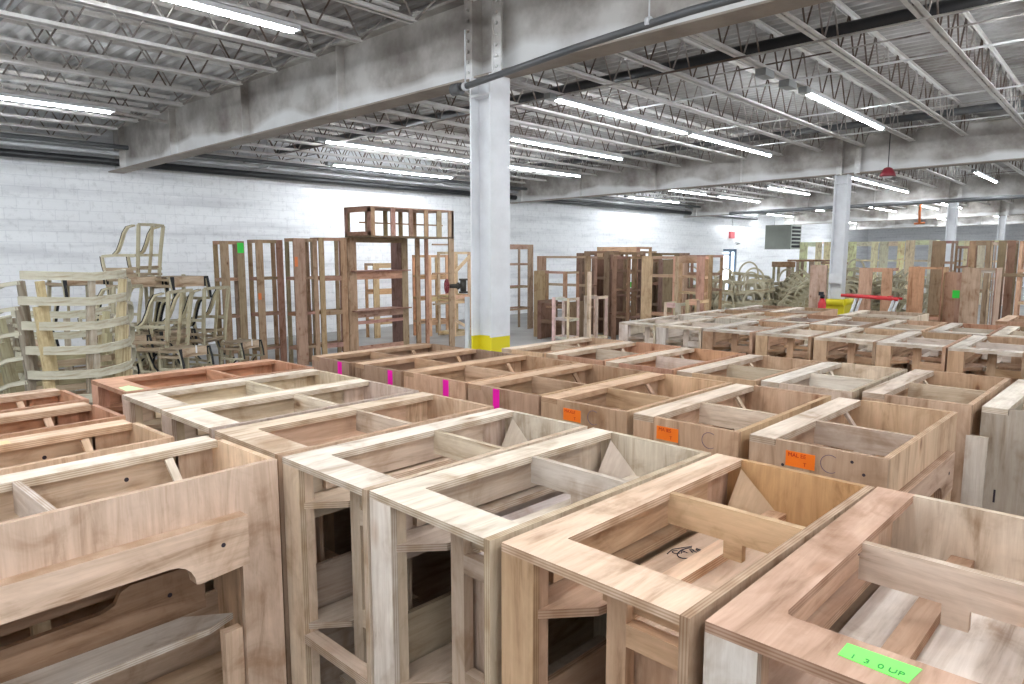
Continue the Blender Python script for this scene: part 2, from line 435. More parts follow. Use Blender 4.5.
def column(i, x):
    nm = ['nearest', 'second', 'third', 'fourth', 'fifth'][i]
    lb = {0: 'large white steel column with a yellow painted foot in the middle of the hall', 1: 'white steel column with a yellow guard, second one along the hall',
          2: 'white steel column, third one along the hall', 3: 'slim looking white column, fourth one along the hall', 4: 'white column farthest down the hall'}[i]
    r = thing('steel_column', lb, 'column', (x, COLY + (.14 if i == 1 else 0), 0))
    m = MB(); top = 3.925; w = .15
    h = top
    m.box(-w, w, -w, -w + .02, 1.2, h, plain=True); m.box(-w, w, w - .02, w, 1.2, h, plain=True)
    m.box(-.03, -.01, -w + .02, w - .02, 1.2, h, plain=True)
    m.build('column_shaft', [COLM, COLM], r)
    y = MB(); y.box(-w, w, -w, -w + .02, 0, 1.2, plain=True); y.box(-w, w, w - .02, w, 0, 1.2, plain=True); y.box(-.03, -.01, -w + .02, w - .02, 0, 1.2, plain=True)
    y.build('column_foot', [YEL if i == 0 else COLM] * 2, r, label='yellow painted column foot' if i == 0 else None)
    MB().box(-.22, .22, -.22, .22, 0, .025, plain=True).build('base_plate', [COLM, COLM], r)
    MB().box(-w, -.03, -w + .02, w - .02, 3.72, 3.745, plain=True).build('cap_stiffener', [COLM, COLM], r)
    if i > 0:
        MB().box(-w - .012, -w, -w, w, 1.38, 1.62, plain=True).build('repair_plate', [COLM, COLM], r)
for i, x in enumerate([5.55, 17.8, 30.0, 42.2, 54.4]): column(i, x)

# open-web joists
def joist_proto(L, name_far):
    r = thing('roof_joist', '', 'joist', (0, 0, 0))
    m = MB(); zb, zt = 4.44, 4.95
    for s_ in (-1, 1):
        m.box(.55, L - .55, s_ * .010, s_ * .062, zb, zb + .010, plain=True); m.box(.55, L - .55, s_ * .010, s_ * .018, zb, zb + .05, plain=True)
    m.build('bottom_chord', [JOIST, JOIST], r)
    m = MB()
    for s_ in (-1, 1):
        m.box(0, L, s_ * .012, s_ * .055, zt, zt + .008, plain=True); m.box(0, L, s_ * .012, s_ * .018, zt - .04, zt, plain=True)
    m.build('top_chord', [JOIST, JOIST], r)
    m = MB(); n = int((L - 1.1) / .56); st = (L - 1.1) / n
    pts = []
    for k in range(n):
        x = .55 + k * st
        m.tube([(x, 0, zb + .01), (x + st / 2, 0, zt - .01)], .011, 5)
        m.tube([(x + st / 2, 0, zt - .01), (x + st, 0, zb + .01)], .011, 5)
    m.tube([(.05, 0, zt - .02), (.55, 0, zb + .01)], .013, 5); m.tube([(L - .05, 0, zt - .02), (L - .55, 0, zb + .01)], .013, 5)
    m.build('web_rods', [RODM], r)
    return r
JY = [1.87, 2.9, 3.85, 4.82, 5.75, 6.66, 7.55, 8.45, 9.36, 10.3, 11.2, 12.05, 12.95, 13.9, 14.75, 15.55, .9, -.1, -1.1]
bay_names = ['before the nearest girder', 'between the nearest and second girders', 'between the second and third girders',
             'between the third and fourth girders', 'between the fourth and fifth girders']
for b_ in range(5):
    x0, x1 = GX[b_] + .12, GX[b_ + 1] - .12
    p = joist_proto(x1 - x0, b_)
    ys = [y for y in JY if not (b_ == 0 and y < 2.5) ]
    for k, y in enumerate(ys):
        lb = f'off-white open-web roof joist, one of the row {bay_names[b_]}'
        if k == 0:
            p.location = (x0, y, zroof(0, y)); p['label'] = lb; p['group'] = 'joists ' + bay_names[b_]
        else:
            dup(p, (x0, y, zroof(0, y)), None, lb, 'joists ' + bay_names[b_])

# bridging rods tying the joists together, pale conduits, sprinkler mains
def bar(name, p0, p1, r, mat, label, cat, group=None, seg=8):
    o = MB().tube([p0, p1], r, seg).build(name, [mat]); return tag(o, label, cat, group)
def alongY(x, y0, y1, z): return (x, y0, zroof(z, y0)), (x, y1, zroof(z, y1))
for b_ in range(1, 5):
    for f, zz, mt, nm in ((.3, 4.50, RODM, 'bridging_rod'), (.36, 4.90, RODM, 'bridging_rod'), (.68, 4.50, RODM, 'bridging_rod')):
        x = GX[b_] + 12.2 * f
        a, c = alongY(x, -6, YW - .1, zz)
        bar(nm, a, c, .010, mt, f'thin rusty bridging rod tying the joists {bay_names[b_]}', 'rod', 'bridging rods ' + bay_names[b_], 6)
for k, x in enumerate((10.2, 12.9, 15.4)):
    a, c = alongY(x, -3, 7.4, 4.47)
    bar('white_conduit', a, c, .014, WHT, 'thin white conduit crossing under the joists beyond the nearest girder, ' + ('closest', 'middle', 'farthest')[k] + ' of three', 'conduit', 'white conduits', 6)
a, c = alongY(9.3, -6, YW - .1, 4.74); bar('black_roof_bar', a, c, .085, BPIPE, 'black round bar running through the joists just beyond the nearest girder', 'pipe', seg=10)  # plain black bar crossing the bay high in the joists
a, c = alongY(8.35, -6, YW - .1, 4.40); bar('brown_conduit', a, c, .014, RODM, 'thin brown conduit under the joists beyond the nearest girder', 'conduit')
a, c = alongY(16.1, -6, YW - .1, 4.76); bar('dark_roof_pipe', a, c, .07, DPIPE, 'dark pipe high in the joists before the second girder', 'pipe', seg=10)
a, c = alongY(2.2, -3, YW - .3, 4.72); bar('dark_roof_pipe', a, c, .075, DPIPE, 'dark pipe high in the joists over the front rows', 'pipe', seg=10)
# grey sprinkler branch hanging in front of the nearest girder
r = thing('sprinkler_pipe', 'dark grey sprinkler pipe hung along the nearest girder past the column', 'pipe', (5.2, 5.4, 3.77))
MB().tube([(0, 0, 0), (0, -1.5, .13), (0, -2.6, .20), (0, -13, .45)], .032, 12).build('pipe_run', [DPIPE], r)
MB().tube([(0, .06, 0), (0, -.06, 0)], .06, 12).build('end_cap', [DPIPE], r)
for k, y in enumerate((-.12, -2.25, -4.6)):
    h = MB(); zz = .086 * -y if y > -2.6 else .14 + .024 * -y; h.tube([(0, y, zz), (0, y, zz + .55)], .008, 6); h.tube([(0, y - .02, zz), (0, y + .02, zz)], .042, 10); h.build('hanger', [HOUS], r)
a, c = alongY(28.0, -6, 12.9, 3.86); bar('dark_main_pipe', a, c, .07, DPIPE, 'long dark pipe crossing the hall before the third girder', 'pipe', seg=10)
# pipes along the top of the white wall
bar('black_wall_pipe', (-8, YW - .28, 3.93), (37.5, YW - .28, 3.93), .075, BPIPE, 'black pipe running along the top of the long white wall', 'pipe', seg=10)
bar('pale_wall_pipe', (-8, YW - .35, 4.10), (37.5, YW - .35, 4.10), .05, LPIPE, 'pale grey pipe running just above the black wall pipe', 'pipe', seg=10)
bar('grey_wall_pipe', (-8, YW - .75, 4.18), (37.5, YW - .75, 4.18), .045, DPIPE, 'dark grey pipe standing off the wall above the pale pipe', 'pipe', seg=10)
for k, x in enumerate((3.2, 8.6, 14.0, 20.0, 26.0)):
    r = thing('pipe_hanger', 'steel hanger holding the wall pipes, ' + ORD[k] + ' one along the wall from the left', 'hanger', (x, YW - .75, 4.14), 0, 'wall pipe hangers')
    MB().tube([(0, 0, 0), (0, 0, .6)], .01, 6).build('hanger_rod', [LPIPE], r)
    MB().box(-.03, .03, -.07, .5, -.08, -.05, plain=True).build('hanger_foot', [LPIPE, LPIPE], r)
bar('brown_drop_pipe', (3.6, 12.4, 4.36), (5.2, 12.4, 4.28), .03, RODM, 'short brown pipe running up to the nearest girder by the wall', 'pipe')

# strip lights
def light_proto():
    r = thing('strip_light', '', 'light', (0, 0, 0))
    MB().box(0, 4.0, -.045, .045, 0, .05, plain=True).build('housing', [HOUS, HOUS], r)
    m = MB().box(.06, 3.94, -.024, .024, -.032, 0, plain=True); m.build('tube', [TUBE, TUBE], r, label='glowing white tube')
    MB().box(-.16, .02, -.06, .06, -.03, .05, plain=True).build('end_box', [GREY, GREY], r)
    return r
LP = light_proto(); first = True
LY = [3.81, 6.64, 9.36, 12.05, 14.75]
def put_light(x, y, lb, z=4.38):
    global first
    loc = (x, y, zroof(z, y))
    if first:
        LP.location = loc; LP['label'] = lb; LP['group'] = 'strip lights under the joists'; first = False
    else: dup(LP, loc, (0, FALL * 0, 0), lb, 'strip lights under the joists')
rown = {3.81: 'fifth', 6.64: 'fourth', 9.36: 'third', 12.05: 'second', 14.75: 'first'}
spec = [(0, 6.64, 0.15, 'last'), (0, 12.05, 0.25, 'last'), (0, 9.36, -1.9, 'last'), (0, 3.81, -.6, 'last'),
        (1, 3.81, 10.65, 'only'), (1, 6.64, 8.36, 'nearer'), (1, 6.64, 12.5, 'farther'), (1, 9.36, 10.4, 'only'), (1, 12.05, 8.0, 'nearer'), (1, 12.05, 12.4, 'farther'),
        (1, 14.75, 10.0, 'only'),
        (2, 3.75, 24.0, 'only'), (2, 6.7, 21.6, 'nearer'), (2, 6.7, 25.7, 'farther'), (2, 9.6, 23.7, 'only'), (2, 12.3, 20.6, 'nearer'), (2, 12.3, 25.6, 'farther'), (2, 14.75, 23.1, 'only'),
        (3, 15.4, 38.0, 'only'), (3, 10.0, 38.0, 'only'), (3, 8.0, 37.8, 'nearer'), (3, 7.0, 37.9, 'only'), (3, 3.8, 34.0, 'only'), (3, 12.4, 34.0, 'only'),
        (4, 12.6, 46.0, 'middle'), (4, 13.6, 56.5, 'last'), (4, 7.2, 57.0, 'last'), (4, 4.0, 46, 'middle')]
# rows beyond the frame carry the same lamps as the rows in view
for y in (.95, -1.9, -4.75): spec += [(0, y, -3.6, 'near'), (0, y, .9, 'far'), (1, y, 8.2, 'near'), (1, y, 12.4, 'far'), (2, y, 24.0, 'only')]
for y in (3.81, 6.64, 12.05): spec.append((0, y, -4.6, 'near'))
for b_, xs in ((3, (33.2,)), (4, (44.0, 50.2))):
    for y in (15.4, 9.9, 6.9, 1.2, -1.6): spec += [(b_, y, x_, 'nearer' if x_ < 50 else 'farther') for x_ in xs]
bn = ['before the nearest girder', 'past the nearest girder', 'past the second girder', 'past the third girder', 'past the fourth girder']
ords = {0: {}}
for i, (b_, y, x, w) in enumerate(spec):
    rws = sorted({round(s_[1], 1) for s_ in spec if s_[0] == b_}, reverse=True)
    k = rws.index(round(y, 1))
    if b_ == 4: x = min(x, 59.5)
    put_light(x, y, f'lit strip light {bn[b_]}, {ORD[k]} row from the wall' + ('' if w == 'only' else f', {w}'))
# two dark ballast boxes
for k, (x, y) in enumerate(((9.1, 3.85), (9.9, 3.85))):
    tag(MB().box(x, x + .28, y - .07, y + .07, zroof(4.34, y), zroof(4.43, y), plain=True).build('ballast_box', [GREY, GREY]), 'grey ballast box under a joist past the nearest girder, ' + ('left' if k == 0 else 'right') + ' one of two', 'box', 'ballast boxes')

# ------------------------------------------------------------------ sofa frames standing on their ends
T = .022
def arc(cx, cz, r, a0, a1, n=6):
    return [(cx + r * math.cos(math.radians(a0 + (a1 - a0) * k / n)), cz + r * math.sin(math.radians(a0 + (a1 - a0) * k / n))) for k in range(n + 1)]
def sofa(label, x, y, L=1.04, W=.505, H=1.4, kind='closed', tint=T_TAN, topt=None, cross=.42, group=None, holes=True, detail=True, diag_end='far', panel_tints=None, proud=0, corner=.004, tent=True, rz=0.0, inner=None, post=None):
    """x0..L runs away from the camera, y runs 0..-W; the end frame lies on top"""
    r = thing('sofa_frame', label, 'sofa frame', (x, y, 0), math.radians(rz), group)
    tt = topt or tint
    J = lambda: RND.uniform(.86, 1.1)
    def tn(t=tint):
        k = J(); return (t[0] * k, t[1] * k * RND.uniform(.97, 1.03), t[2] * k * RND.uniform(.93, 1.05))
    sw = .10
    zt = H
    if kind == 'open':
        # L-shaped plywood end board
        a = corner
        pts = [(0, 0), (L - .005, 0), (L - .005, -sw), (.13 + a, -sw), (.13 + a * .28, -sw - a * .28), (.13, -sw - a), (.13, -W + T), (0, -W + T)]
        pts = pts[::-1]
        MB(tt).prism(pts, zt - T, zt).build('end_board', None, r)
        # front: post with its return, gusset shelves, inner door-like frame
        MB(post or tn()).box(0, T, -.105, 0, 0, zt - T).build('front_post', None, r)
        MB(tn()).box(T, .055, -.105, -.083, 0, zt - T).build('post_return', None, r)
        m = MB(tn())
        m.prism([(.012, -.1), (.13, -.20), (.30, -.235), (.34, -.04), (.09, -.04)][::-1], 1.235 + H - 1.4, 1.235 + H - 1.4 + T)
        m.build('gusset_shelf', None, r)
        MB(tn()).prism([(.012, -.1), (.13, -.20), (.40, -.235), (.40, -.04), (.09, -.04)][::-1], .80, .80 + T).build('gusset_shelf', None, r)
        f = MB(tn())
        xi = .115
        f.box(xi, xi + .035, -.29, -.235, 0.02, zt - T - .001)
        f.box(xi, xi + .035, -W + T, -.29, zt - .20, zt - .145)
        f.box(xi, xi + .035, -W + T, -.29, .84, .90)
        f.box(xi, xi + .035, -W + T, -W + T + .03, .90, zt - .20)
        f.build('inner_frame', None, r)
        MB(tn()).box(xi + .05, xi + .066, -W + T, -.25, .35, zt - .215).build('inner_panel', None, r)
        MB(tn()).box(.0, .05, -W + T, -.105, .755, .785).build('front_rail', None, r)
        MB(tn()).box(xi + .03, xi + .05, -W + T, -.2, zt - .13, zt - .105).build('spacer_strip', None, r)
    else:
        # closed front panel notched for the end of the top rail
        fp = [(0, 0), (-W, 0), (-W, zt), (-sw - .003, zt), (-sw - .003, zt - .027), (0, zt - .027)]
        MB(tn()).prism(fp[::-1], 0, T, 'x').build('front_panel', None, r)
        MB(tt).box(0 if kind == 'closed' else T, L - T, -sw, 0, zt - .027, zt).build('top_rail', None, r)
    # far end panel, full height
    MB(tn(inner[0]) if inner else tn()).prism([(0, 0), (-W + T, 0), (-W + T, zt + .0), (-sw, zt + .0), (-sw, zt - .024), (0, zt - .024)][::-1], L - T, L, 'x').build('end_panel', None, r)
    # left side: apron under the rail with a bolt hole, then lower boards
    m = MB(tn())
    m.box(.135, L - .15, -.052, -.031, zt - .135, zt - .03)
    m.box(.06 if kind != 'open' else .3, L - .17, -.085, -.031, zt - .165, zt - .143)
    ap = m.build('apron_board', None, r)
    if detail and holes:
        h = MB(); hx = L - .33
        h.tube([(hx, -.0530, zt - .088), (hx, -.0522, zt - .088)], .008, 10)
        h.build('bolt_hole', [INK], ap)
    MB(tn()).box(.03, L - T, -.030, -.008, zt - .24, zt - .028).build('back_board', None, r)
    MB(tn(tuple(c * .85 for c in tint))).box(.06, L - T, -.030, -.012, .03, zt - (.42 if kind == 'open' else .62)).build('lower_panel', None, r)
    MB(tn()).box(L - .16, L - T, -.052, -.030, zt - .42, zt - .03).build('corner_block', None, r)
    # cross rail with a centre tongue
    cz = .095 if kind == 'open' else .10
    yi = -W + T
    cp = [(-sw + .005, zt - .002), (yi, zt - .002), (yi, zt - cz), (-.33, zt - cz), (-.33, zt - .145), (-.275, zt - .145), (-.275, zt - cz), (-sw + .005, zt - cz)]
    MB(tn(inner[1]) if inner else tn(tt)).prism(cp, cross, cross + T, 'x').build('cross_rail', None, r)
    # stretcher resting below, long inner panel boards seen through the top
    MB(tn(tt)).box(.16, L - T, -.262, -.205, zt - .175, zt - .147).build('stretcher', None, r)
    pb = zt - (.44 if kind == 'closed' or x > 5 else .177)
    t1, t2 = panel_tints or (tn((tint[0] * .8, tint[1] * .78, tint[2] * .74)), tn(T_BROWN if kind == 'closed' else tt))  # closed frames: interior shade put into the seat board as a brown tint
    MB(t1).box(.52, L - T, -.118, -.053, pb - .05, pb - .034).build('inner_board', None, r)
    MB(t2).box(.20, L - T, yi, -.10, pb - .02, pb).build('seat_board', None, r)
    # right side: C-shaped side panel with stile(s), scalloped apron behind
    xb = .14
    cpn = [(T, 0), (L - T, 0), (L - T, zt), (T, zt)]
    zb = zt - .12
    sp = [(T if kind != 'open' else 0, 0), (L, 0), (L, zt), (T if kind != 'open' else 0, zt)]
    x0 = sp[0][0]; zb = zt - .145; rd = .0
    m = MB(tn()); m.prism([(x0, 0), (.13, 0), (.13, zb), (L - xb, zb), (L - xb, 0), (L, 0), (L, zt), (x0, zt)], -W, yi, 'y')
    m.build('side_panel', None, r)
    lx = L - xb
    sc = [(.13, zb), (.13, zb - .10), (lx - .25, zb - .10)] + [(lx - .25 + .075 * math.sin(t_), zb - .10 - .075 + .075 * math.cos(t_)) for t_ in [PI * k / 10 for k in range(1, 6)]] + [(lx - .165, zb - .178), (lx, zb - .165), (lx, zb)]
    o0 = -W - proud if proud else yi + .006
    m = MB(tn()); m.prism(sc, o0, o0 + (proud or .024), 'y'); sa = m.build('side_apron', None, r)
    if proud:
        MB().tube([(lx - .085, o0 - .001, zb - .076), (lx - .085, o0, zb - .076)], .0075, 10).build('bolt_hole', [INK], sa)
    # thin diagonal brace under the rail near the far corner
    if kind != 'open':
        b = MB(tn(tt)); b.sweep([(L - .20, -.09, zt - .035), (L - .17, -.24, zt - .26)], .012, .028, (1, 0, 0)); b.build('corner_brace', None, r)
    elif tent:
        # triangular corner plates against the end panel
        b = MB(tn(tt)); b.v += [Vector(p) for p in ((L - T, -sw, zt - .03), (L - T, -.27, zt - .19), (L - .10, -.08, zt - .19), (L - T, -.08, zt - .19))]
        t_ = b._t(None)
        for q in ((0, 2, 1), (0, 3, 2), (1, 2, 3), (0, 1, 3)): b.face(list(q), [(q[0] * .1, .2), (.3, .1 * q[1]), (.2, .3)], 0, t_)
        b.build('corner_brace', None, r)
    # low seat deck and standing posts deep inside
    m = MB(tn()); m.box(.16, L - T - .01, yi + .05, -.06, .52, .542); m.build('lower_deck', None, r)
    MB(tn()).box(.42, .47, -.092, -.056, .542, zt - .28).build('inner_post', None, r)
    if kind != 'inner': MB(tn()).box(.70, .76, yi + .045, yi + .085, .542, zt - .28).build('inner_post', None, r)
    return r

def label_tape(parent, name, x, yc, w, z0, z1, mat, th=.0012):
    """a tape or tag on a front panel (plane x = const, faces the camera side)"""
    return MB().box(x - th, x, yc - w / 2, yc + w / 2, z0, z1, plain=True).build(name, [mat, mat], parent)
def front_text(parent, body, size, mat, yc, zc, x=-.0016):
    return text_part(body, size, mat, parent, 'lettering', basis((x, yc, zc), (0, -1, 0), (0, 0, 1)))
def c_mark(parent, yc, zc, r=.033):
    pts = [(-.0008, yc - r * math.cos(math.radians(a)), zc + r * math.sin(math.radians(a))) for a in range(55, 318, 12)]
    return MB().sweep(pts, .0022, .0022, (1, 0, 0)).build('pencil_mark', [PENC], parent)

# ---- M row: nearest row, open ends towards the camera
Mrow = [ # x, y, tint, top tint, label
    (1.30, 4.297, T_RED, T_RED, 'reddish sofa frame with a pale green chalk patch, leftmost of the near open-ended row'),
    (1.262, 3.735, T_PALE, T_WHITE, 'pale sofa frame right beside the red-toned one in the near open-ended row'),
    (1.250, 3.230, T_PALE, T_WHITE, 'pale sofa frame standing third from the left in the near open-ended row'),
    (1.238, 2.690, T_PEACH, T_PALE, 'faintly pink-topped sofa frame half behind the corner of the left front frame'),
    (1.225, 2.160, T_PALE, T_WHITE, 'white-topped sofa frame just right of the large cut-out frame in the bottom left corner'),
    (1.214, 1.652, T_PALE, T_WHITE, 'whitest sofa frame, in the bottom middle of the front row'),
    (1.200, 1.106, T_PINK, (0.70, .52, .38), 'pinkish sofa frame with a dark ink stamp on its inner board, front row'),
    (1.190, .566, T_PINK, (.56, .37, .27), 'brown-topped sofa frame with the bright green label in the bottom right corner')]
Ms = []
for i, (x, y, t, tt, lb) in enumerate(Mrow):
    s_ = sofa(lb, x, y, L=1.075, W=(.53, .505, .505, .50, .50, .52, .515, .50)[i], kind='open', rz=(-.6, -.8, -1, -1.2, -1.8, -3.0, -2.6, -1.6)[i],
              inner={4: (T_WHITE, T_WHITE), 5: (T_WHITE, T_WHITE), 6: ((.52, .33, .17), (.62, .46, .30)), 7: ((.68, .58, .48), (.66, .55, .44))}.get(i), post=T_WHITE if i in (5, 7) else None, tint=t, topt=tt, cross=.60, group='front row sofa frames', corner=.02 if i == 7 else .004, tent=(i in (4, 5, 6)),
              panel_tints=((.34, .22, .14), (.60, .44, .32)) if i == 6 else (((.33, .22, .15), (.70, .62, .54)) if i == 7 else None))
    Ms.append(s_)
sofa('sofa frame right of the green labelled one, mostly outside the frame', 1.19, .03, L=1.075, W=.50, kind='open', tint=T_TAN, cross=.60, group='front row sofa frames')
# stamp, labels
def stamp(parent, cx, cy, z):
    r = MB().tube([(cx + .045 * math.cos(a), cy - .012 + .026 * math.sin(a), z) for a in [PI * k / 12 for k in range(2, 25)]], .0017, 5)
    r.tube([(cx - .05, cy + .03, z), (cx - .01, cy + .036, z), (cx + .05, cy + .006, z)], .0014, 5)
    r.tube([(cx + .07, cy - .035, z), (cx + .095, cy - .045, z)], .003, 5)
    o = r.build('ink_stamp', [INK], parent)
    text_part('CA RB', .034, INK, parent, 'stamp_lettering', basis((cx + .005, cy - .004, z + .0008), (.8, -.6, 0), (.6, .8, 0)))
stamp(Ms[6], .62, -.145, 1.2242)
Mg = MB().prism([(.055, -.225), (.105, -.225), (.107, -.345), (.048, -.338)], 1.4, 1.4012).build('green_sticker', [GRN, GRN], Ms[7], label='bright green label with small dark lettering')
text_part('1  3  0 UP', .021, INKG, Ms[7], 'lettering', basis((.066, -.285, 1.4016), (0.02, -1, 0), (1, 0.02, 0)))
MB().prism([(.015, -.49), (.10, -.49), (.08, -.33), (.02, -.36)][::-1], 1.4, 1.4006).build('chalk_patch', [PGRN, PGRN], Ms[0], label='pale green chalk patch')

# ---- L row on the left, sides towards the camera
Lrow = [(.13, 2.640, (.70, .555, .42), T_WHITE, 'large sofa frame filling the bottom left corner, its cut-out side facing us', 1.07, .49),
        (.03, 3.165, T_PEACH, T_PEACH, 'peach-coloured sofa frame directly behind the bottom left one, faint orange chalk on its rail', 1.06, .455),
        (.04, 3.685, T_RED, T_PEACH, 'third sofa frame back in the left stack, level with its neighbours', 1.06, .455),
        (.055, 4.190, T_RED, T_PEACH, 'fourth sofa frame back in the left stack, in front of the barrel chair frames', 1.06, .455),
        (-.95, 2.640, T_PEACH, T_PEACH, 'sofa frame at the left picture edge, left of the bottom left one', 1.05, .49)]
Ls = []
for (x, y, t, tt, lb, L, W) in Lrow:
    s_ = sofa(lb, x, y, L=L, W=W, kind='inner', tint=t, topt=tt, cross=.40, group='left stack sofa frames', proud=.05 * (y == 2.640)); Ls.append(s_)
MB().box(.44, .62, -.095, -.035, 1.4, 1.4006, plain=True).build('chalk_patch', [YCH, YCH], Ls[1], label='faint orange chalk patch')
# the nearest one: seat board and end block visible through its side opening
MB(T_WHITE).prism([(.05, -.42), (.45, -.44), (.83, -.44), (.93, -.40), (.80, -.30), (.05, -.28)], .845, .867).build('seat_ledge', None, Ls[0])
MB(T_PEACH).box(.865, .925, -.475, -.44, .3, .845).build('ledge_post', None, Ls[0])
for yb, z1, xr in ((-.16, 1.13, .84), (-.26, 1.02, .90)):
    sc = [(.10, z1 - .19), (xr, z1 - .17), (xr, z1)] + [(xr - .24, z1), (xr - .27, z1 - .012), (xr - .29, z1 - .05), (xr - .33, z1 - .065), (.10, z1 - .07)]
    bb = MB(T_BROWN).prism(sc, yb, yb + .022, 'y').build('inner_apron', None, Ls[0])
    MB().tube([(xr - .12, yb - .001, z1 - .08), (xr - .12, yb, z1 - .08)], .008, 10).build('bolt_hole', [INK], bb)

# ---- N row: closed fronts with tape, labels and pencil marks
Nrow = [(2.63, 4.19, T_BROWN, T_TAN, 'brown sofa frame with a magenta tape, leftmost of the taped ones', .45),
        (2.64, 3.712, T_BROWN, T_TAN, 'brown sofa frame with magenta tape, second from the left of the taped ones', .48),
        (2.645, 3.235, T_TAN, T_TAN, 'sofa frame with magenta tape, third from the left of the taped ones', .55),
        (2.63, 2.668, T_TAN, T_TAN, 'sofa frame with magenta tape, rightmost of the taped ones', .51),
        (2.62, 2.147, T_PINK, T_TAN, 'sofa frame with an orange label and pencilled arc, leftmost of the three labelled', .505),
        (2.61, 1.612, T_PINK, T_PALE, 'sofa frame with an orange label and pencilled arc, middle of the three labelled', .49),
        (2.60, 1.080, T_PINK, T_PALE, 'knotty sofa frame with an orange label, rightmost of the three, its notched side showing', .495)]
Ns = []
for i, (x, y, t, tt, lb, W) in enumerate(Nrow):
    Ns.append(sofa(lb, x, y, L=1.0, W=W, kind='closed', tint=t, topt=tt, cross=.41, rz=-2.0, group='middle row sofa frames', proud=.03 * (i == 6)))
for i, yc in enumerate((3.845, 3.335, 2.847, 2.452)):
    label_tape(Ns[i], 'magenta_tape', 0, yc - Nrow[i][1], .048, 1.29, 1.396, MAG)
for i, (yc, w) in enumerate(((1.952, .105), (1.44, .105), (.882, .108))):
    j = i + 4; yl = yc - Nrow[j][1]
    lt = label_tape(Ns[j], 'orange_label', 0, yl, w, 1.308, 1.366, ORA)
    front_text(lt, ['MAXLE', 'MA IES', 'MAL EE'][i], .021, INKR, yl + .012, 1.352)
    front_text(lt, 'T', .02, INKR, yl - .018, 1.322)
    c_mark(Ns[j], (1.825, 1.245, .775)[i] - Nrow[j][1], 1.345)
for yy, zz in ((.946, 1.307), (.701, 1.368), (.66, 1.33)):
    MB().tube([(-.0008, yy - 1.08, zz), (.0, yy - 1.08, zz)], .006, 8).build('knot_mark', [INK], Ns[6])

# ---- P row
Prow = [(3.79, 3.487, T_PINK, T_PALE, .40), (3.79, 3.062, T_RED, T_PALE, .49), (3.765, 2.545, T_RED, T_PALE, .49), (3.74, 2.018, T_TAN, T_PALE, .49),
        (3.76, 1.512, T_PALE, T_WHITE, .475), (3.80, 1.002, T_PINK, T_PALE, .475), (3.80, .490, T_GREY, T_WHITE, .50)]
Pl = ['leftmost sofa frame of the plain row behind the labelled ones, near the yellow column foot', 'second sofa frame from the left in the plain row behind the labelled ones',
      'third sofa frame from the left in the plain row behind the labelled ones', 'middle sofa frame of the seven in the plain row behind the labelled ones',
      'pale fronted sofa frame, third from the right in the plain row', 'sofa frame second from the right in the plain row behind the labelled ones',
      'tall grey-faced sofa frame cut by the right picture edge, beyond the notched one']
for (x, y, t, tt, W), lb in zip(Prow, Pl):
    s_ = sofa(lb, x, y, L=.99, W=W, kind='closed', tint=t, topt=tt, cross=.45, rz=-2.0, group='plain row sofa frames', holes=False)
    if y == .490:
        MB(T_WHITE).box(-.02, 0, -.035, .05, 0, 1.26).build('trim_board', None, s_)
        MB().box(-.003, 0, -.02 - .06, -.012 - .06, .96, 1.02, plain=True).build('ink_mark', [INK, INK], s_)
# ---- O and Q rows beyond the aisle
Oy = [3.92, 3.49, 3.00, 2.49, 1.99, 1.51, 1.02, .55]
Ot = [T_WHITE, T_WHITE, T_TAN, T_PINK, T_TAN, T_PINK, T_TAN, T_TAN]
for k, y in enumerate(Oy):
    sofa(f'open-ended sofa frame across the aisle, {ORD[k]} from the left', 6.03, y, L=1.08, W=.42 if k == 0 else .475, kind='open', tint=Ot[k], topt=T_WHITE, cross=.55, group='far aisle sofa frames', holes=False)
for k, y in enumerate([3.9, 3.4, 2.9, 2.42, 1.88, 1.38, .91, .42]):
    sofa(f'sofa frame in the row behind the aisle row, {ORD[k]} from the left', 7.18, y, L=1.06, W=.46, kind='open', tint=[T_TAN, T_PINK, T_RED][k % 3], topt=T_WHITE, cross=.55, group='back row sofa frames', holes=False)
sofa('single pale sofa frame standing behind the back row near the yellow guard', 8.40, 2.53, L=.95, W=.73, H=1.40, kind='closed', tint=T_PALE, topt=T_WHITE, group='farthest sofa frames', holes=False)
sofa('single brown sofa frame standing behind the back row at the right edge', 8.62, 1.06, L=.95, W=.6, H=1.41, kind='closed', tint=T_TAN, topt=T_TAN, group='farthest sofa frames', holes=False)
for k, y in enumerate((3.85, 3.3)):
    sofa(f'sofa frame behind the back row towards the column, {("left", "right")[k]} of two', 8.35, y, L=.95, W=.5, kind='closed', tint=T_TAN, topt=T_WHITE, group='farthest sofa frames', holes=False)

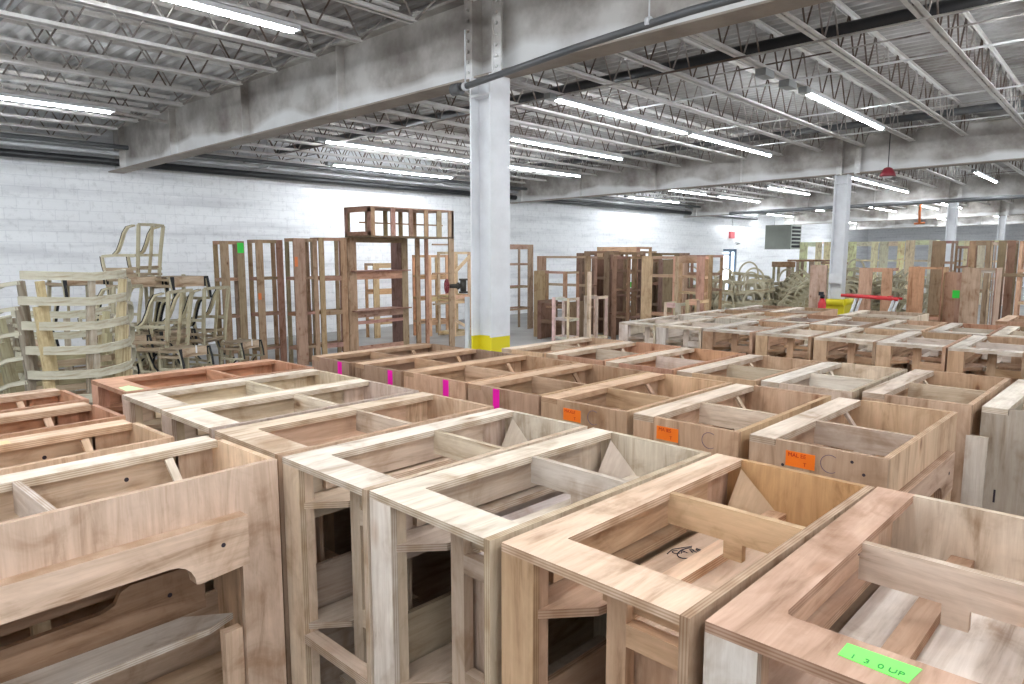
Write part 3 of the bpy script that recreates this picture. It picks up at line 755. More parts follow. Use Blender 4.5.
# ------------------------------------------------------------------ shelf unit frames
def rack(label, x, y, w, d, h, face='y', st=.07, rails=(.36, 1.0, 1.67), tint=T_BROWN, rh=.05, rs=None, top=.06, solid_side=False, deep=True, back=True, tag_=None, group=None, rz=0, name='shelf_frame'):
    """face 'y': front looks to -Y, w along +X; face 'x': front looks to -X, w runs towards -Y. (x,y) is the left front corner on the floor"""
    r = thing(name, label, 'shelf frame', (x, y, 0), (0 if face == 'y' else -PI / 2) + rz, group)
    J = lambda: tuple(c * RND.uniform(.88, 1.1) for c in tint)
    rs = rs or st
    for nm, a, b_ in (('stile', 0, st), ('stile', w - rs, w)):
        MB(J()).box(a, b_, 0, .022, 0, h).build(nm, None, r)
    if back:
        for a, b_ in ((0, min(st, .08)), (w - min(rs, .08), w)):
            MB(J()).box(a, b_, d - .022, d, 0, h).build('back_post', None, r)
    MB(J()).box(st, w - rs, 0, .022, h - top, h).build('head_rail', None, r)
    for z in rails:
        m = MB(J()); m.box(st, w - rs, 0, .022, z - rh, z); m.build('rail', None, r)
        if back: MB(J()).box(.06, w - .06, d - .022, d, z - rh, z).build('back_rail', None, r)
        if deep: MB(J()).box(.024, w - .024, .024, d - .024, z - .02, z - .002).build('shelf', None, r) if deep == 'shelf' else None
    for a in (0, w - .022):
        if solid_side and a == 0 or solid_side == 'both':
            MB(J()).box(a, a + .022, .022, d - .022, 0, h).build('side_panel', None, r)
        else:
            for z in list(rails) + [h]: MB(J()).box(a, a + .022, .022, d - .022, z - .06, z).build('side_rail', None, r)
    if tag_:
        mt, tx, tz, tw, th_ = tag_
        MB().box(tx, tx + tw, -.002, 0, tz, tz + th_, plain=True).build('paper_tag', [mt, mt], r)
    return r
LR = (.36, 1.0, 1.66)
rack('open shelf frame with a green tag, leftmost by the white wall', 5.80, 12.0, .44, .28, 2.31, st=.15, rs=.14, rails=LR, tag_=(GRN2, .31, 2.10, .12, .18), group='shelf frames by the wall')
rack('open shelf frame with an orange spot, second from the left by the white wall', 6.46, 12.0, .54, .3, 2.34, st=.14, rs=.13, rails=LR, tag_=(ORP, .01, 1.25, .06, .12), group='shelf frames by the wall')
rack('wide-stiled shelf frame with an orange spot, third by the white wall', 6.98, 11.6, .50, .3, 2.37, st=.24, rs=.10, rails=LR, tag_=(ORP, .02, 1.85, .06, .18), group='shelf frames by the wall')
rack('open shelf frame tucked against the tall wall unit, fourth by the white wall', 7.52, 11.6, .62, .3, 2.39, st=.11, rs=.14, rails=LR, rh=.09, solid_side=False, group='shelf frames by the wall')
# tall wall unit
def tall_unit():
    x, y, w, d, h = 8.65, 11.5, 2.26, .85, 3.03
    r = thing('wall_unit_frame', 'tallest brown wall unit frame with a row of small openings along its top', 'wall unit frame', (x, y, 0))
    T1 = T_BROWN
    J = lambda k=1.15: tuple(c * RND.uniform(.9, 1.15) * k for c in T1)
    hs = 2.42; q = .80                      # lower body stands flush with the back of the cabinet
    for a, b_ in ((0, .22), (1.44, 1.61), (1.84, 1.97)):
        MB(J()).box(a, b_, q, q + .025, 0, hs).build('stile', None, r)
    MB(J()).box(2.10, 2.26, -.02, .005, 0, h - .02).build('stile', None, r)
    MB(J(.9)).box(1.45, 1.475, q + .03, q + .40, 0, hs).build('side_panel', None, r)
    MB(J(.9)).box(.06, .085, q + .03, q + .40, 0, hs).build('side_panel', None, r)
    for z, hh in ((2.42, .10), (1.71, .17), (.87, .14), (.66, .07), (.12, .1)):
        MB(J()).box(.22, 1.44, q, q + .025, z - hh, z).build('rail', None, r)
    for z in (1.71, .87): MB(J()).box(.08, 1.60, q - .12, q + .35, z, z + .022).build('shelf', None, r)
    for z in (2.30, 1.67, 1.0): MB(J()).box(1.64, 2.26, .0, .025, z - .035, z).build('rail', None, r)
    MB(J()).box(2.10, 2.20, q - .03, q, 0, hs).build('back_post', None, r)
    # top cabinet
    MB(J()).box(-.02, 2.26, -.02, d, h - .03, h).build('top_board', None, r)
    MB(J(.8)).box(-.02, 2.26, -.02, d, hs, hs + .03).build('cornice_board', None, r)
    for a, b_ in ((0, .10), (.50, .62), (.98, 1.08), (1.40, 1.50), (1.76, 1.9), (2.2, 2.26)):
        MB(J()).box(a, b_, -.02, .002, hs + .03, h - .03).build('divider', None, r)
        MB(J()).box(a, b_, d - .03, d, hs + .03, h - .03).build('back_divider', None, r)
    MB(J()).box(0, 2.26, d * .4, d * .4 + .03, hs + .28, hs + .31).build('rail', None, r)
    m = MB(J()); rr = .06
    y0, y1, z0, z1 = -.02, d, hs + .03, h - .03
    m.box(-.02, 0, y0, y0 + .10, z0, z1); m.box(-.02, 0, y1 - .1, y1, z0, z1); m.box(-.02, 0, y0, y1, z0, z0 + .08); m.box(-.02, 0, y0, y1, z1 - .08, z1)
    m.build('side_window_board', None, r)
    return r
tall_unit()
PN = (.62, .42, .26)
rack('light wood ladder-like frame seen through the tall wall unit', 10.58, 14.0, 1.0, .35, 1.85, st=.18, rs=.20, rails=(.45, 1.2), tint=PN, rh=.12, top=.12, group='light frames behind the tall unit')
rack('light wood frame standing right behind the tall wall unit', 11.65, 13.3, .85, .5, 2.05, st=.2, rs=.16, rails=(.4, 1.0, 1.55), tint=PN, rh=.12, group='light frames behind the tall unit')
r = rack('light frame with a slanted brace left of the big white column', 12.05, 12.8, .70, .5, 2.13, st=.16, rs=.10, rails=(.12, .95, 1.05), tint=(.66, .50, .33), rh=.12, group='light frames behind the tall unit')
MB((.68, .54, .38)).sweep([(.12, -.01, 1.62), (.66, -.01, 2.02)], .02, .09, (0, 0, 1)).build('slanted_brace', None, r)
MB((.68, .54, .38)).sweep([(.12, -.01, .42), (.66, -.01, .16)], .02, .07, (0, 0, 1)).build('slanted_brace', None, r)
rack('tall brown shelf frame just right of the big white column', 13.60, 12.6, 1.40, .5, 2.33, st=.12, rs=.22, rails=(.6, 1.2, 1.82), tint=T_BROWN, rh=.05, top=.13, group='brown shelf frames in the middle')
r = rack('dark brown shelf frame with a wide left board, right of the column', 13.5, 11.32, 1.04, .5, 1.66, 'x', st=.36, rs=.12, rails=(.8,), tint=T_BROWN, group='brown shelf frames in the middle')
rack('wide brown frame standing behind the low wide-boarded one', 14.5, 12.05, 1.75, .3, 2.02, 'x', st=.30, rs=.16, rails=(1.3, .75), tint=T_BROWN, rh=.05, top=.05, group='brown shelf frames in the middle')
rack('small whitewashed frame in front of the brown shelf frames, left one', 12.6, 10.02, .49, .4, 1.09, 'x', st=.10, rs=.06, rails=(.2, .62), tint=T_WHITE, group='small frames in front')
rack('small light frame in front of the brown shelf frames, right one', 12.8, 9.26, .38, .4, 1.15, 'x', st=.08, rs=.08, rails=(.25,), tint=T_PALE, group='small frames in front')
tag(MB(T_PALE).box(12.68, 12.76, 9.03, 9.09, 0, 1.69).build('upright_board'), 'single pale board standing upright between the small frames', 'board')
rack('tall dark frame in the middle group with thin inner stiles', 15.5, 11.23, .93, .5, 2.15, 'x', st=.2, rs=.2, rails=(.7, 1.2, 1.6), tint=T_DARK, group='brown shelf frames in the middle')
rack('tallest frame of the middle group, with a pale arched head board', 15.8, 11.02, 1.34, .6, 2.26, 'x', st=.18, rs=.10, rails=(.9, 1.3), tint=(.52, .38, .26), top=.16, group='brown shelf frames in the middle')
rack('dark slatted frame with a green spot, centre of the middle group', 14.5, 9.9, .94, .3, 2.12, 'x', st=.16, rs=.14, rails=(.65, 1.1, 1.7), tint=T_DARK, tag_=(GRN2, .70, 1.28, .10, .13), group='brown shelf frames in the middle')
rack('narrow dark frame squeezed beside the one with the green spot', 14.2, 9.45, .5, .5, 2.02, 'x', st=.13, rs=.09, rails=(.6, 1.25), tint=T_DARK, group='brown shelf frames in the middle')
rack('brown shelf frame with a wide left board, second from the right of the middle group', 14.0, 8.52, .92, .3, 2.03, 'x', st=.28, rs=.12, rails=(.75, 1.62), tint=T_TAN, rh=.06, solid_side='both', group='brown shelf frames in the middle')
rack('brown shelf frame at the end of the middle group, beside the bentwood chair piles', 13.6, 7.45, .68, .2, 2.03, 'x', st=.08, rs=.18, rails=(1.28, 1.62), tint=T_TAN, rh=.04, top=.14, solid_side=False, group='brown shelf frames in the middle')
rack('low light frame in front of the middle group, left of two', 12.5, 7.07, .37, .4, 1.12, 'x', st=.06, rs=.12, rails=(.5,), tint=T_PALE, top=.10, group='low frames by the chair piles')
rack('low light frame in front of the middle group, right of two', 12.5, 6.60, .30, .4, 1.19, 'x', st=.08, rs=.06, rails=(.4,), tint=T_PINK, top=.10, group='low frames by the chair piles')
for (x, y, w, h, st, rl, t, lb) in (
    (16.6, 12.3, 1.1, 2.1, .22, (.5, 1.0, 1.55), T_DARK, 'dark shelf frame deep in the middle group, farthest left of the rear ones'),
    (16.6, 11.0, 1.0, 2.15, .20, (.6, 1.1, 1.6), T_BROWN, 'brown shelf frame deep in the middle group, second of the rear ones'),
    (16.6, 9.9, .9, 2.1, .16, (.5, .9, 1.5), T_DARK, 'dark shelf frame deep in the middle group, third of the rear ones'),
    (16.4, 8.85, .9, 2.05, .22, (.6, 1.2, 1.6), T_BROWN, 'brown shelf frame deep in the middle group, farthest right of the rear ones'),
    (15.0, 9.1, .55, 1.95, .14, (.4, .9, 1.4), T_DARK, 'slim dark frame behind the narrow one in the middle group'),
    (14.9, 10.55, .65, 2.0, .14, (.45, 1.0, 1.5), T_DARK, 'slim dark frame behind the wide brown one in the middle group')):
    rack(lb, x, y, w, .6, h, 'x', st=st, rs=st * .8, rails=rl, tint=t, solid_side='both' if t == T_DARK else False, rh=.07, group='rear shelf frames in the middle')
for (x, y, h, lb) in ((13.2, 10.95, .95, 'low dark box frame on the floor by the middle shelf frames'),):
    rr_ = rack(lb, x, y, .95, .7, h, 'x', st=.12, rs=.12, rails=(.5,), tint=T_DARK, solid_side='both', rh=.1, name='box_frame', group='low box frames')
    MB(T_DARK).box(.03, .92, .66, .68, 0, h * .4).build('back_board', None, rr_)
# frames on the right
tag(MB((.52, .38, .30)).box(16.5, 16.56, 5.25, 5.61, 0, 1.83).build('plywood_board'), 'tall pale brown plywood panel standing just left of the second column', 'panel')
rack('brown frame with a wide left board behind the red cart', 16.0, 4.43, .64, .5, 1.79, 'x', st=.26, rs=.20, rails=(.9,), tint=(.50, .32, .22), top=.08, solid_side=False, back=False, group='right hand shelf frames')
rack('reddish frame with a wide left board, right of the red cart', 14.5, 3.17, .55, .5, 1.85, 'x', st=.26, rs=.02, rails=(.95,), tint=(.46, .28, .18), top=.04, solid_side='both', back=True, group='right hand shelf frames')
r = rack('greyish brown frame with a wide bright left board near the right edge', 13.5, 2.17, .47, .6, 1.86, 'x', st=.26, rs=.02, rails=(.55,), tint=(.42, .31, .23), top=.04, solid_side='both', group='right hand shelf frames')
MB(T_WHITE).box(.26, .45, .02, .04, 1.78, 1.84).build('pale_head_strip', None, r)
rack('plain brown panel frame with a green tag between the two wide-boarded frames', 14.6, 2.60, .36, .4, 1.76, 'x', st=.18, rs=.18, rails=(), tint=T_BROWN, tag_=(GRN2, .13, 1.30, .11, .14), group='right hand shelf frames')
rack('dark two-bay frame with a pale blue tag at the right picture edge', 14.5, 1.83, .62, .5, 1.76, 'x', st=.05, rs=.14, rails=(.95,), tint=T_DARK, solid_side='both', tag_=(WHT, .42, 1.25, .06, .1), group='right hand shelf frames')
rack('tall brown frame rising behind, left one of the rear right group', 19.0, 3.70, .44, .5, 2.38, 'x', st=.28, rs=.05, rails=(1.1, 1.9), tint=(.42, .28, .22), group='rear right frames')
rack('pale edged tall frame in the rear right group, second from the left', 19.0, 3.22, .30, .5, 2.26, 'x', st=.04, rs=.06, rails=(1.3, 1.8), tint=T_BROWN, group='rear right frames')
rack('tall brown frame with a notched opening in the rear right group, third from the left', 18.0, 2.80, .38, .5, 2.36, 'x', st=.12, rs=.08, rails=(1.3,), tint=T_BROWN, top=.1, solid_side=True, group='rear right frames')
rack('slim pale frame beside the notched one in the rear right group', 18.0, 2.40, .15, .5, 2.33, 'x', st=.03, rs=.03, rails=(1.3,), tint=T_PALE, group='rear right frames')
r = rack('dark barred tall panel frame near the right edge of the rear group', 16.5, 2.09, .28, .4, 2.34, 'x', st=.13, rs=.13, rails=(), tint=(.28, .19, .13), group='rear right frames')
rack('pinkish tall frame cut by the right picture edge in the rear group', 16.0, 1.70, .4, .4, 2.32, 'x', st=.05, rs=.2, rails=(1.2, 1.8), tint=T_PINK, solid_side=True, group='rear right frames')
# pale pine frames far back
for k, (y, w) in enumerate(((11.0, 1.0), (9.95, 1.25), (8.65, 1.0), (7.62, 1.15), (6.4, 1.2), (12.1, 1.0), (5.1, 1.2))):
    rack(f'pale pine wall frame far back, {ORD[(1, 2, 3, 4, 5, 0, 6)[k]]} from the left', 34, y, w, .7, 2.60 + (.04 if k == 3 else 0), 'x', st=.36, rs=.28, rails=(1.1, 1.8), tint=T_PINE, rh=.07, top=.2, group='pine frames far back')

# ------------------------------------------------------------------ chair frames
def ell(rx, ry, a0, a1, z, n=14, dz=0.0):
    out = []
    for k in range(n + 1):
        a = math.radians(a0 + (a1 - a0) * k / n); out.append((rx * math.cos(a), ry * math.sin(a), z + dz * abs(math.cos(a))))
    return out
def barrel():
    """low barrel chair frame; its back is towards -Y"""
    r = thing('barrel_chair_frame', '', 'chair frame')
    H = .92; G = T_GREEN; B = (.58, .58, .48)
    MB(B).sweep(ell(.43, .40, 200, 340, H, 14, .02), .028, .066).build('top_rail', None, r)
    for s_ in (-1, 1):
        p = [(s_ * .40, -.12, H - .04), (s_ * .49, -.02, H - .06), (s_ * .55, .08, H - .11), (s_ * .575, .15, H - .20), (s_ * .55, .2, H - .31), (s_ * .49, .22, H - .42)]
        MB(B).sweep(p, .06, .03, (0, 0, 1) if True else (0, 1, 0)).build('arm', None, r)
        MB((.36, .33, .27)).sweep([(s_ * .405, -.12, H - .03), (s_ * .34, -.10, .08)], .055, .03, (0, 1, 0)).build('back_post', None, r)
        MB((.60, .53, .34)).sweep([(s_ * .325, -.25, H - .03), (s_ * .25, -.2, .08)], .06, .03, (0, 1, 0)).build('back_post', None, r)
        MB(G).sweep([(s_ * .42, .24, H - .34), (s_ * .36, .22, .0)], .045, .045, (0, 1, 0)).build('leg', None, r)
        MB(G).sweep([(s_ * .26, -.20, .3), (s_ * .25, -.19, .0)], .045, .045, (0, 1, 0)).build('leg', None, r)
    MB((.44, .41, .35)).sweep([(.0, -.385, H - .03), (.0, -.27, .16)], .05, .028, (0, 1, 0)).build('back_post', None, r)
    for z in (.13, .22): MB((.40, .33, .24)).sweep(ell(.36, .27, 180, 360, z, 12), .022, .05).build('seat_rail', None, r)
    MB(G).box(-.36, .36, .20, .225, .12, .24).build('front_rail', None, r)
    return r
BC = barrel()
k = 0
for (sx, sy, rz, n, z0, nm) in ((1.91, 6.72, math.radians(8), 6, 0, 'near left stack'), (1.22, 7.45, math.radians(-4), 4, .0, 'leftmost stack'), (2.2, 8.0, math.radians(-10), 4, 0, 'half-hidden stack')):
    for j in range(n):
        lb = f'pale green barrel chair frame, {ORD[n - 1 - j]} from the top of the {nm}'
        jit = RND.uniform(-.03, .03)
        if k == 0: BC.location = (sx, sy, 0); BC.rotation_euler = (0, 0, rz); BC['label'] = lb; BC['group'] = 'stacked barrel chair frames'
        else: dup(BC, (sx + jit * .6, sy + jit, z0 + j * .198), (0, 0, rz + jit), lb, 'stacked barrel chair frames')
        k += 1
def wing():
    """wing chair frame, back towards -Y, black webbing strips on its arm fronts"""
    r = thing('wing_chair_frame', '', 'chair frame')
    G = (.50, .47, .34); H = 1.0; D = (.36, .30, .22)
    for s_ in (-1, 1):
        x = s_ * .36
        curve = [(x, .36, .02), (x, .42, .25), (x, .44, .42)]
        MB(G).sweep(curve, .03, .055, (1, 0, 0)).build('arm_front_post', None, r)
        MB(G).sweep([(x, .44, .42), (x, .15, .44), (x, -.24, .44)], .03, .05).build('arm_rail', None, r)
        wc = [(x, .18, .45), (x, .10, .52), (x, .03, .66), (x, -.04, .84), (x, -.12, .95), (x, -.25, .985)]
        MB(G).sweep(wc, .03, .07, (1, 0, 0)).build('wing_board', None, r)
        MB().sweep([(p[0], p[1] + .036, p[2] + .012) for p in wc], .045, .006, (0, 1, .5), mat=0).build('black_strip', [BLACK], r)
        MB().sweep([(p[0], p[1] + .032, p[2]) for p in curve], .05, .006, (0, 1, 0), mat=0).build('black_strip', [BLACK], r)
        MB(G).sweep([(s_ * .31, -.22, .0), (s_ * .33, -.27, .5), (s_ * .36, -.34, H)], .05, .05, (1, 0, 0)).build('back_post', None, r)
        MB(D).box(x - .015, x + .015, -.25, .38, .05, .10).build('side_rail', None, r)
        MB(D).box(x - .015, x + .015, -.25, .38, .16, .21).build('side_rail', None, r)
    MB(G).sweep([(-.36, -.34, H), (0, -.37, H + .01), (.36, -.34, H)], .04, .05).build('top_rail', None, r)
    MB(G).sweep([(0, -.24, .1), (0, -.30, .5), (0, -.36, H)], .05, .03, (1, 0, 0)).build('centre_post', None, r)
    for z in (.10, .24): MB(D).box(-.33, .33, -.24, -.21, z - .04, z).build('back_rail', None, r)
    MB((.50, .40, .30)).box(-.36, .36, .35, .38, .02, .20).build('front_rail', None, r)
    MB(D).box(-.35, .35, -.22, .36, .02, .035).build('bottom_web', None, r)
    for s_ in (-1, 1): MB().box(s_ * .33 - .03, s_ * .33 + .03, .381, .386, .02, .20, plain=True).build('black_strip', [BLACK, BLACK], r)
    return r
WC = wing()
def A(d): return math.radians(d)
wl = [ # x, y, z, rot, scale, label
    ((4.50, 12.22, 1.685), (0, 0, A(34)), .86, 'wing chair frame on top of the pile, highest of all'),
    ((4.95, 11.85, 1.74), (A(180), 0, A(12)), .90, 'upside-down wing chair frame under the topmost one, its pinkish front rail towards us'),
    ((4.42, 11.15, .60), (0, 0, A(38)), .92, 'wing chair frame with bare back posts towards us, mid pile, beside the barrel stack'),
    ((5.30, 11.75, .60), (0, 0, A(30)), .92, 'wing chair frame with bare back posts towards us, mid pile, beside the shelf frames'),
    ((4.45, 10.60, .72), (A(178), 0, A(16)), .72, 'upside-down wing chair frame low in the pile with a white tag on its rail'),
    ((5.62, 11.15, .66), (A(180), 0, A(22)), .66, 'low upside-down wing chair frame at the foot of the pile by the shelf frames'),
    ((3.75, 12.80, 1.78), (A(180), 0, A(8)), .90, 'upside-down wing chair frame peeping out behind the barrel stack'),
    ((4.90, 12.25, .84), (A(180), 0, A(10)), .84, 'upside-down wing chair frame at the rear of the pile, on the floor'),
    ((5.35, 11.80, .0), (0, 0, A(200)), .75, 'small wing chair frame on the floor under the pile beside the shelf frames'),
    ((3.75, 12.90, 0), (0, 0, A(190)), .88, 'wing chair frame on the floor behind the barrel stack'),
    ((4.40, 11.20, .0), (0, 0, A(205)), .70, 'small wing chair frame on the floor under the middle of the pile'),
    ((2.95, 12.6, .85), (A(180), 0, A(-10)), .85, 'upside-down wing chair frame far left behind the barrel stacks'),
    ((4.42, 12.15, 1.74), (A(180), 0, A(6)), .88, 'upside-down wing chair frame carrying the topmost one'),
    ((4.40, 12.10, .0), (0, 0, A(194)), .92, 'wing chair frame on the floor under the upside-down carrying one'),
    ((3.9, 11.6, .86), (A(180), 0, A(20)), .86, 'upside-down wing chair frame half hidden by the barrel stack'),
    ((3.9, 11.6, .80), (0, 0, A(30)), .80, 'wing chair frame set on the half-hidden upside-down one'),
    ((5.0, 12.9, .0), (0, 0, A(12)), .88, 'wing chair frame on the floor against the wall side of the pile')]
for k, (loc, rot, sc_, lb) in enumerate(wl):
    if k == 0: WC.location = loc; WC.rotation_euler = rot; WC['label'] = lb; WC['group'] = 'piled wing chair frames'; d_ = WC
    else: d_ = dup(WC, loc, rot, lb, 'piled wing chair frames')
    d_.scale = (sc_, sc_, sc_)
    if k in (4, 5): MB().box(.02, .06, .381, .384, -.02, .14, plain=True).build('paper_tag', [WHT, WHT], d_)

def hoop():
    """bentwood chair frame with a hoop back above two slatted rails"""
    r = thing('hoop_chair_frame', '', 'chair frame')
    G = (.54, .52, .40)
    pts = []
    for k_ in range(13):
        a = PI * k_ / 12; pts.append((.25 * math.cos(a), -.43 - .04 * math.sin(a), .48 + .32 * math.sin(a)))
    MB(G).sweep(pts, .045, .035, (0, 1, 0)).build('hoop', None, r)
    for z in (.20, .45): MB(G).sweep(ell(.54, .46, 190, 350, z, 12), .03, .085).build('curved_rail', None, r)
    m = MB(G)
    for a in (196, 222, 246, 270, 294, 318, 344):
        m.sweep([(.535 * math.cos(A(a)), .455 * math.sin(A(a)), .20), (.535 * math.cos(A(a)), .455 * math.sin(A(a)), .45)], .075, .025, (math.cos(A(a)), math.sin(A(a)), 0))
    m.build('slats', None, r)['kind'] = 'stuff'
    for s_ in (-1, 1):
        MB(G).sweep([(s_ * .53, -.10, .45), (s_ * .55, .12, .44), (s_ * .52, .30, .38), (s_ * .48, .36, .2)], .05, .035).build('arm', None, r)
        MB(G).sweep([(s_ * .48, .34, .36), (s_ * .40, .32, 0)], .05, .05, (0, 1, 0)).build('leg', None, r)
        MB(G).sweep([(s_ * .38, -.34, .30), (s_ * .32, -.28, 0)], .05, .05, (0, 1, 0)).build('leg', None, r)
    MB(G).box(-.44, .44, .28, .31, .14, .22).build('front_rail', None, r)
    MB((.30, .27, .2)).box(-.40, .40, -.30, .28, .16, .18).build('seat_web', None, r)
    return r
HC = hoop(); k = 0
hs = [ # x, y, z, n, step vec, base rot(x tilt, y tilt, z), tilt increment
    (18.0, 8.55, 0, 4, (.0, .0, .30), (A(3), A(6), A(-46)), (0, 0, 0), 'first stack beside the shelf frames'),
    (18.4, 7.70, 0, 4, (0, .0, .29), (A(-3), A(-5), A(-60)), (0, 0, 0), 'stack next to the first one'),
    (19.0, 7.0, .20, 11, (.01, -.03, .075), (A(10), A(-45), A(-50)), (0, A(9), 0), 'fanned stack in the middle of the far pile'),
    (19.3, 6.3, .15, 6, (.02, -.02, .15), (A(-12), A(40), A(-60)), (0, A(5), 0), 'leaning stack before the plywood panel'),
    (19.3, 8.3, .0, 5, (0, .0, .26), (0, A(8), A(-70)), (0, 0, 0), 'rear stack behind the first one'),
    (20.4, 7.7, .0, 4, (0, .0, .30), (A(5), A(-12), A(-40)), (0, 0, 0), 'rear stack behind the fanned one'),
    (20.8, 6.7, .0, 4, (0, .0, .30), (A(-6), A(18), A(-60)), (0, 0, 0), 'rear stack behind the plywood panel'),
    (19.4, 10.2, 0, 4, (0, .0, .30), (0, A(10), A(-60)), (0, 0, 0), 'stack seen through the end shelf frame'),
    (19.2, 9.5, 0, 4, (0, .0, .28), (A(8), A(-14), A(-50)), (0, 0, 0), 'stack just behind the end shelf frame'),
    (23.2, 6.75, .0, 5, (.0, .0, .26), (A(-14), A(14), A(-60)), (0, 0, 0), 'pile directly behind the second column'),
    (22.8, 5.5, .0, 5, (.0, .0, .25), (A(14), A(-20), A(-80)), (0, 0, 0), 'pile between the column and the red cart'),
    (21.6, 4.6, .0, 4, (.0, -.0, .28), (0, A(10), A(-90)), (0, 0, 0), 'pile seen through the frame behind the red cart'),
    (22.6, 3.8, .0, 4, (.0, -.0, .30), (0, A(-8), A(-100)), (0, 0, 0), 'pile between the two frames behind the red cart')]
for (x, y, z, n, st, rot, inc, nm) in hs:
    for j in range(n):
        lb = f'olive bentwood chair frame, one of the {nm}'
        loc = (x + st[0] * j, y + st[1] * j, z + st[2] * j); ro = tuple(rot[q] + inc[q] * j + RND.uniform(-.035, .035) * (2 if q == 2 else 1) for q in range(3))
        if k == 0: HC.location = loc; HC.rotation_euler = ro; HC['label'] = lb; HC['group'] = 'bentwood chairs, ' + nm
        else: dup(HC, loc, ro, lb, 'bentwood chairs, ' + nm)
        k += 1
# odds and ends on top of the far chair pile
for j, (x, y, z) in enumerate(((20.4, 7.7, 1.30), (20.6, 7.3, 1.36), (20.9, 6.75, 1.36), (20.4, 6.3, 1.30))):
    r = thing('stool_frame', f'small light wooden stool frame on top of the far chair pile, {ORD[j]} from the left', 'stool frame', (x, y, z), A(-50 + 12 * j), 'stool frames on the far pile')
    for a in (-1, 1):
        for b_ in (-1, 1): MB(T_GREEN if j in (0, 3) else T_PALE).box(a * .2 - .03, a * .2 + .03, b_ * .2 - .03, b_ * .2 + .03, 0, .55).build('leg', None, r)
    MB(T_TAN).box(-.25, .25, -.25, .25, .40 if j in (0,) else .5, .55).build('seat_block', None, r)
# ------------------------------------------------------------------ odds: valve, cart, guard, heater, sign, bell
r = thing('gate_valve', 'dark gate valve with a red handwheel left of the big column', 'valve', (5.42, 5.56, 1.74))
w = Vector((-1.0, .50, 0)).normalized()
m = MB(); m.tube([(0, 0, 0), w * .18], [.03, .02], 10); m.tube([(0, 0, -.06), (0, 0, .06)], .035, 12); m.tube([w * .05, w * .07], .04, 10); m.tube([(0, 0, -.08), (0, 0, -.06)], .05, 12); m.tube([(0, 0, .06), (0, 0, .08)], .05, 12)
m.build('valve_body', [VALV], r)
hw = MB(); sdv = Vector((0, 0, 1)).cross(w); cc = w * .19
hw.tube([cc + (sdv * math.cos(a) + Vector((0, 0, 1)) * math.sin(a)) * .07 for a in [2 * PI * q / 20 for q in range(21)]], .011, 6)
for q in range(3):
    a = PI * q / 3 + .3; dd = (sdv * math.cos(a) + Vector((0, 0, 1)) * math.sin(a)) * .07; hw.tube([cc - dd, cc + dd], .008, 6)
hw.build('handwheel', [REDV], r, label='dark red spoked handwheel')
bar('riser_pipe', (5.42, 5.50, 0), (5.42, 5.50, 1.62), .028, LPIPE, 'slim pale riser pipe standing behind the big column, up to the valve', 'pipe')
# column guard, extinguisher, cart
r = thing('column_guard', 'yellow guard wrapped round the foot of the second column', 'guard', (17.8, COLY + .14, 0))
g = MB()
for sx, sy, ex, ey in ((-.24, 0, .03, .27), (.24, 0, .03, .27), (0, -.24, .21, .03), (0, .24, .21, .03)): g.box(sx - ex, sx + ex, sy - ey, sy + ey, 0.02, .86, plain=True)
g.build('guard_body', [YEL, YEL], r)
g = MB(); g.tube([(-.29, .34, .94), (-.29, -.26, .94)], .08, 10); g.tube([(-.29, -.26, .94), (.29, -.26, .94)], .08, 10); g.build('guard_roll', [YEL], r)
MB().box(-.284, -.271, .05, .12, .62, .78, plain=True).build('paper_tag', [WHT, WHT], r)
r = thing('fire_extinguisher', 'red fire extinguisher hung left of the yellow guard', 'extinguisher', (15.9, 5.12, 0))
m = MB(); m.tube([(0, 0, .0), (0, 0, .04), (0, 0, 1.02), (0, 0, 1.12)], [.07, .085, .085, .04], 14); m.build('cylinder', [RED], r)
MB().tube([(0, 0, 1.12), (0, 0, 1.2)], .05, 8).build('nozzle_head', [BLACK], r)
MB().box(-.02, .02, -.02, .08, 1.18, 1.26, plain=True).build('lever', [BLACK, BLACK], r)
r = thing('tube_cart', 'red topped cart with slanted grey legs, right of the yellow guard', 'cart', (14.0, 4.05, 0))
MB().tube([(0, .12, 1.31), (0, -.85, 1.27)], .030, 8).build('top_bar', [RED], r)
MB().tube([(.3, .12, 1.31), (.3, -.85, 1.27)], .022, 8).build('top_bar', [RED], r)
MB().tube([(0, -.1, .80), (0, -.82, .74)], .02, 8).build('lower_bar', [REDV], r)
for yy in (-.05, -.68):
    MB().tube([(0, yy - .1, 1.26), (-.05, yy + .25, .05)], .026, 8).build('leg', [LPIPE], r); MB().tube([(.3, yy - .1, 1.26), (.35, yy + .25, .05)], .026, 8).build('leg', [LPIPE], r)
    MB().tube([(0, yy, 1.3), (.3, yy, 1.3)], .025, 8).build('cross_bar', [RED], r)
    for xx in (-.05, .35): MB().tube([(xx, yy + .27, .05), (xx, yy + .23, .05)], .05, 10).build('wheel', [BLACK], r)
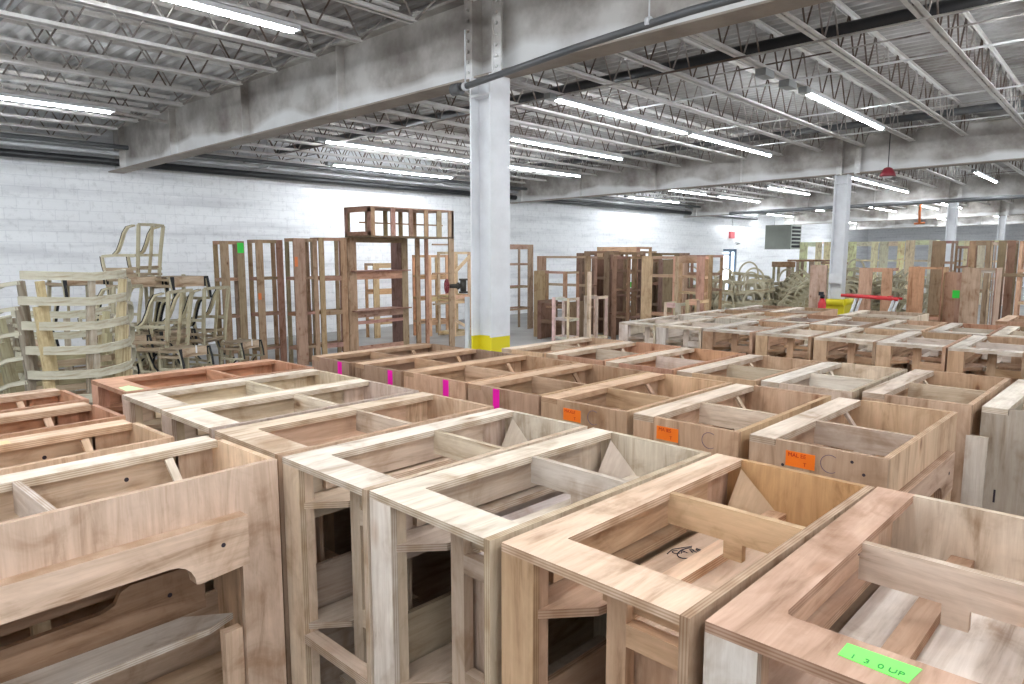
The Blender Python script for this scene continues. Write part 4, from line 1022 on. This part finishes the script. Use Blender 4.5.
# unit heater
r = thing('unit_heater', 'grey box heater with dark louvres hung high at the end of the white wall', 'heater', (33.9, 13.75, 2.28), A(-100))
MB().box(0, 1.35, 0, .9, 0, 1.15, plain=True).build('heater_case', [HEAT, HEAT], r)
m = MB()
for k in range(6): m.box(1.351, 1.37, .08, .82, .08 + k * .175, .19 + k * .175, plain=True)
m.build('louvre_panel', [BLACK, BLACK], r)
MB().tube([(-.12, .3, .3), (0, .3, .3)], .09, 10).build('fan_motor', [BLACK], r)
for xx in (.2, 1.15): MB().tube([(xx, .45, 1.15), (xx, .45, 2.0)], .015, 6).build('hanger_rod', [LPIPE], r)
r = thing('exit_sign', 'red box sign under a thin conduit above the wall door', 'sign', (34.7, YW - .12, 2.85))
MB().box(0, .50, 0, .10, 0, .34, plain=True).build('sign_box', [PINK, PINK], r)
MB().tube([(.25, .05, .34), (.25, .05, 1.0)], .012, 6).build('conduit', [LPIPE], r)
r = thing('wall_lamp', 'small grey lamp head on the wall right of the red sign', 'lamp', (35.55, YW - .16, 2.55))
MB().tube([(0, 0, .08), (.0, -.02, 0)], [.05, .12], 10).build('lamp_head', [GREY], r); MB().tube([(0, .16, .1), (0, 0, .08)], .02, 6).build('bracket', [GREY], r)
r = thing('hanging_horn', 'small dark red bell-shaped lamp hanging on a cord before the second girder', 'lamp', (16.25, 4.07, 3.74))
m = MB(); m.tube([(0, 0, .12), (0, 0, .10), (0, 0, -.02), (0, 0, -.07)], [.04, .08, .15, .16], 14); m.build('shade', [REDV], r)
MB().tube([(0, 0, .12), (0, 0, .80)], .008, 6).build('cord', [BLACK], r)
MB().tube([(0, 0, -.10), (0, 0, -.07)], [.07, .10], 10).build('lens', [WHT], r)
r = thing('orange_hose_drop', 'orange hose hanging down from the roof in the far bays', 'hose', (33.5, 7.05, 3.3))
m = MB(); m.tube([(0, 0, 0), (.02, .03, .5), (-.02, -.02, 1.1)], .05, 8); m.tube([(0, -.2, .05), (0, .2, .02)], .04, 8); m.build('hose', [ORP], r)
# far doorway wall piece behind the pine frames
# ------------------------------------------------------------------ camera, world, view
cam = bpy.data.cameras.new('camera'); co = bpy.data.objects.new('camera', cam); C.objects.link(co)
cam.sensor_width = 36; cam.lens = 700 / 1024 * 36; cam.clip_start = .05; cam.clip_end = 200
az = math.atan(630 / 705.6); pt = math.atan(89 / 700)
fw = Vector((math.cos(az) * math.cos(pt), math.sin(az) * math.cos(pt), -math.sin(pt)))
co.location = (0, 0, 2.1); co.rotation_euler = fw.to_track_quat('-Z', 'Y').to_euler()
SC.camera = co
w = bpy.data.worlds.new('hall_daylight'); SC.world = w; w.use_nodes = True
w.node_tree.nodes['Background'].inputs['Color'].default_value = (.88, .94, 1.0, 1)
w.node_tree.nodes['Background'].inputs['Strength'].default_value = 0.38
SC.view_settings.view_transform = 'Standard'; SC.view_settings.look = 'None'
SC.view_settings.gamma = 1; SC.view_settings.exposure = 1.35
SC.view_settings.use_curve_mapping = False
SC.cycles.use_denoising = True; SC.cycles.max_bounces = 6; SC.cycles.diffuse_bounces = 4
